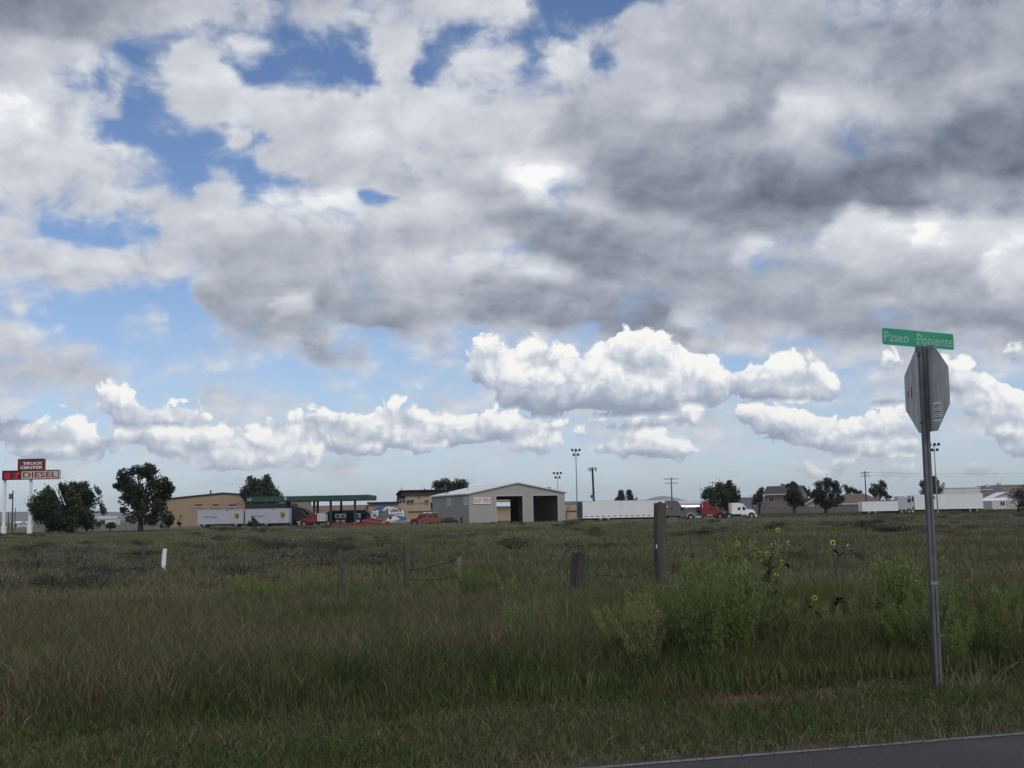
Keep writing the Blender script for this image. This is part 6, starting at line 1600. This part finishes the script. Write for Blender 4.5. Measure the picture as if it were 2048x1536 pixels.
# seed-bearing stems over the tall grass
xy, rg = scatter(5500, 10.5, 20, 207)
d = rdist(xy[:, 0], xy[:, 1]); pt = fbm(xy[:, 0] / 2 + 3, xy[:, 1] / 2, 81); ok = (d > 3.3) & (pt > .47)
xy = xy[ok]; n = len(xy)
c = mixc(np.broadcast_to(TAN, (n, 3)), np.broadcast_to(STRAW * .45, (n, 3)), rg.random(n))
blades('grass', xy, .38 + .36 * rg.random(n), .0045 + .003 * rg.random(n), .8, jitter(c, rg), seed=7, label='thin pale seed stems nodding over the tall grass')
# lush growth among the weeds at the right
xy, rg = scatter(110000, 9.6, 17.5, 205)
d = rdist(xy[:, 0], xy[:, 1]); pt = fbm(xy[:, 0] / 1.1 + 8, xy[:, 1] / 1.1, 71)
ok = (d > 2.4) & (rg.random(len(d)) < smooth01(-.4, 2.0, xy[:, 0] - .10 * (xy[:, 1] - 12)) * (.25 + 1.1 * smooth01(.4, .6, pt)))
xy = xy[ok]; d = d[ok]; pt = pt[ok]; n = len(xy)
c = mixc(np.broadcast_to(np.array((.115, .148, .050)), (n, 3)), np.broadcast_to(np.array((.15, .155, .075)), (n, 3)), rg.random(n))
blades('grass', xy, (.30 + .42 * rg.random(n)) * smooth01(2.2, 4.2, d).clip(.4, 1) * (.7 + .6 * pt), .006 + .006 * rg.random(n), .35, jitter(c, rg), seed=5, label='tall bright green growth among the weeds')
# field grass, coarser with distance
xy, rg = scatter(150000, 19, 62, 203, power=1.35)
n = len(xy); pt = fbm(xy[:, 0] / 6 + 4, xy[:, 1] / 6, 51); p2 = fbm(xy[:, 0] / 1.6, xy[:, 1] / 1.6, 52)
c = mixc(np.broadcast_to(SAGE, (n, 3)), np.broadcast_to(OLIVE, (n, 3)), smooth01(.35, .65, p2)); dry = smooth01(.45, .6, pt + .12 * smooth01(0, -10, xy[:, 0]) * (xy[:, 1] < 34)); c = mixc(c, np.broadcast_to(TAN, (n, 3)), dry * (rg.random(n) < .7)); c = mixc(c, np.broadcast_to(RUST, (n, 3)), dry * (rg.random(n) < .15))
blades('grass', xy, (.14 + .26 * rg.random(n)) * (.7 + .6 * p2), .009 + .009 * rg.random(n) + .00035 * xy[:, 1], .6, jitter(c, rg, .2), seed=3, label='olive and tan bunch grass in the near field')
xy, rg = scatter(170000, 60, 186, 204, margin=6, power=1.1)
n = len(xy); pt = fbm(xy[:, 0] / 16 + 4, xy[:, 1] / 16, 61); p2 = fbm(xy[:, 0] / 4, xy[:, 1] / 4, 62)
c = mixc(np.broadcast_to(SAGE, (n, 3)), np.broadcast_to(OLIVE, (n, 3)), smooth01(.35, .65, p2)); c = mixc(c, np.broadcast_to(TAN, (n, 3)), smooth01(.45, .62, pt) * (rg.random(n) < .6) * .8)
blades('grass', xy, (.12 + .24 * rg.random(n)) * (.6 + .8 * p2), .02 + .035 * rg.random(n), .7, jitter(c, rg, .16), seed=4, label='far field grass before the truck yard')
xy, rg = scatter(70000, 180, 292, 206, margin=10)
xy = xy[xy[:, 0] > 40 + 4 * rg.random(len(xy))]; n = len(xy); p2 = fbm(xy[:, 0] / 4, xy[:, 1] / 4, 64)
c = mixc(np.broadcast_to(SAGE * .85, (n, 3)), np.broadcast_to(OLIVE * .9, (n, 3)), smooth01(.35, .65, p2))
blades('grass', xy, (.2 + .4 * rg.random(n)) * (.5 + .9 * p2), .05 + .06 * rg.random(n), .7, jitter(c, rg, .16), seed=6, label='rough grass round the parked white trailers and the board fence')
# dry straw and stalks: pale stems at the verge and beside the signpost
def stalks(label, pts, rad=.0015):
    m = MB()
    for seq in pts: m.tube(seq, [rad, rad * .8, rad * .4][:len(seq)], 4, cap=False)
    o = tag(m.build('dry_stalk', M['straw']), label, 'dry stalks'); o['kind'] = 'stuff'; return o
M['straw'] = material('dry straw', (.26, .235, .18), .8, var=.25, scale=30)
rgk = np.random.default_rng(9)
seqs = []
for k in range(22):
    g_ = gp(1890 + 90 * rgk.random(), 1372 + 20 * rgk.random()); a = rgk.normal() * .35 + .35; L = .14 + .26 * rgk.random()
    e = g_ + Vector((math.sin(a) * L * (1 if rgk.random() < .75 else -1), (rgk.random() - .5) * .2, math.cos(a) * L)); seqs.append([g_, g_.lerp(e, .5) + Vector((0, 0, .05)), e])
stalks('spray of pale dry stalks at the foot of the signpost', seqs)
seqs = []
for k in range(16):
    g_ = gp(1470 + 270 * rgk.random(), 1385 + 26 * rgk.random()); a = rgk.normal() * .9; L = .06 + .16 * rgk.random()
    e = g_ + Vector((math.sin(a) * L, (rgk.random() - .5) * .12, abs(math.cos(a)) * L + .01)); seqs.append([g_ + Vector((0, 0, .012)), g_.lerp(e, .5) + Vector((0, 0, .02)), e])
stalks('scattered straw on the bare reddish strip by the verge', seqs)
seqs = []
for (a0, b0_, a1, b1_) in ((1470, 1392, 1492, 1348), (1478, 1392, 1500, 1352), (1468, 1320, 1475, 1280), (1620, 1265, 1600, 1235), (1600, 1290, 1650, 1230), (1635, 1245, 1620, 1215), (1440, 1310, 1448, 1285), (1665, 1285, 1672, 1262), (1780, 1220, 1798, 1175), (1945, 1160, 1932, 1100), (1935, 1130, 1928, 1095)):
    D_ = 10.6 if b0_ > 1300 else 11.8
    p = at(a0, b0_, D_); q = at(a1, b1_, D_); seqs.append([p, p.lerp(q, .5) + Vector((.01, 0, 0)), q])
stalks('few long pale grass stems standing out of the weeds', seqs, rad=.0017)
seqs = []
for k in range(60):
    px = 1130 + 880 * rgk.random()
    yy = np.interp(px, [1130, 1300, 2048], [1540, 1526, 1466]) - 3 - 14 * rgk.random()
    g_ = gp(px, yy); a = rgk.normal() * 1.0; L = .03 + .09 * rgk.random()
    e = g_ + Vector((math.sin(a) * L, (rgk.random() - .5) * .08, abs(math.cos(a)) * L * .7 + .012)); seqs.append([g_ + Vector((0, 0, .016)), g_.lerp(e, .5) + Vector((0, 0, .02)), e])
stalks('litter of dry straw along the edge of the asphalt', seqs, rad=.0016)
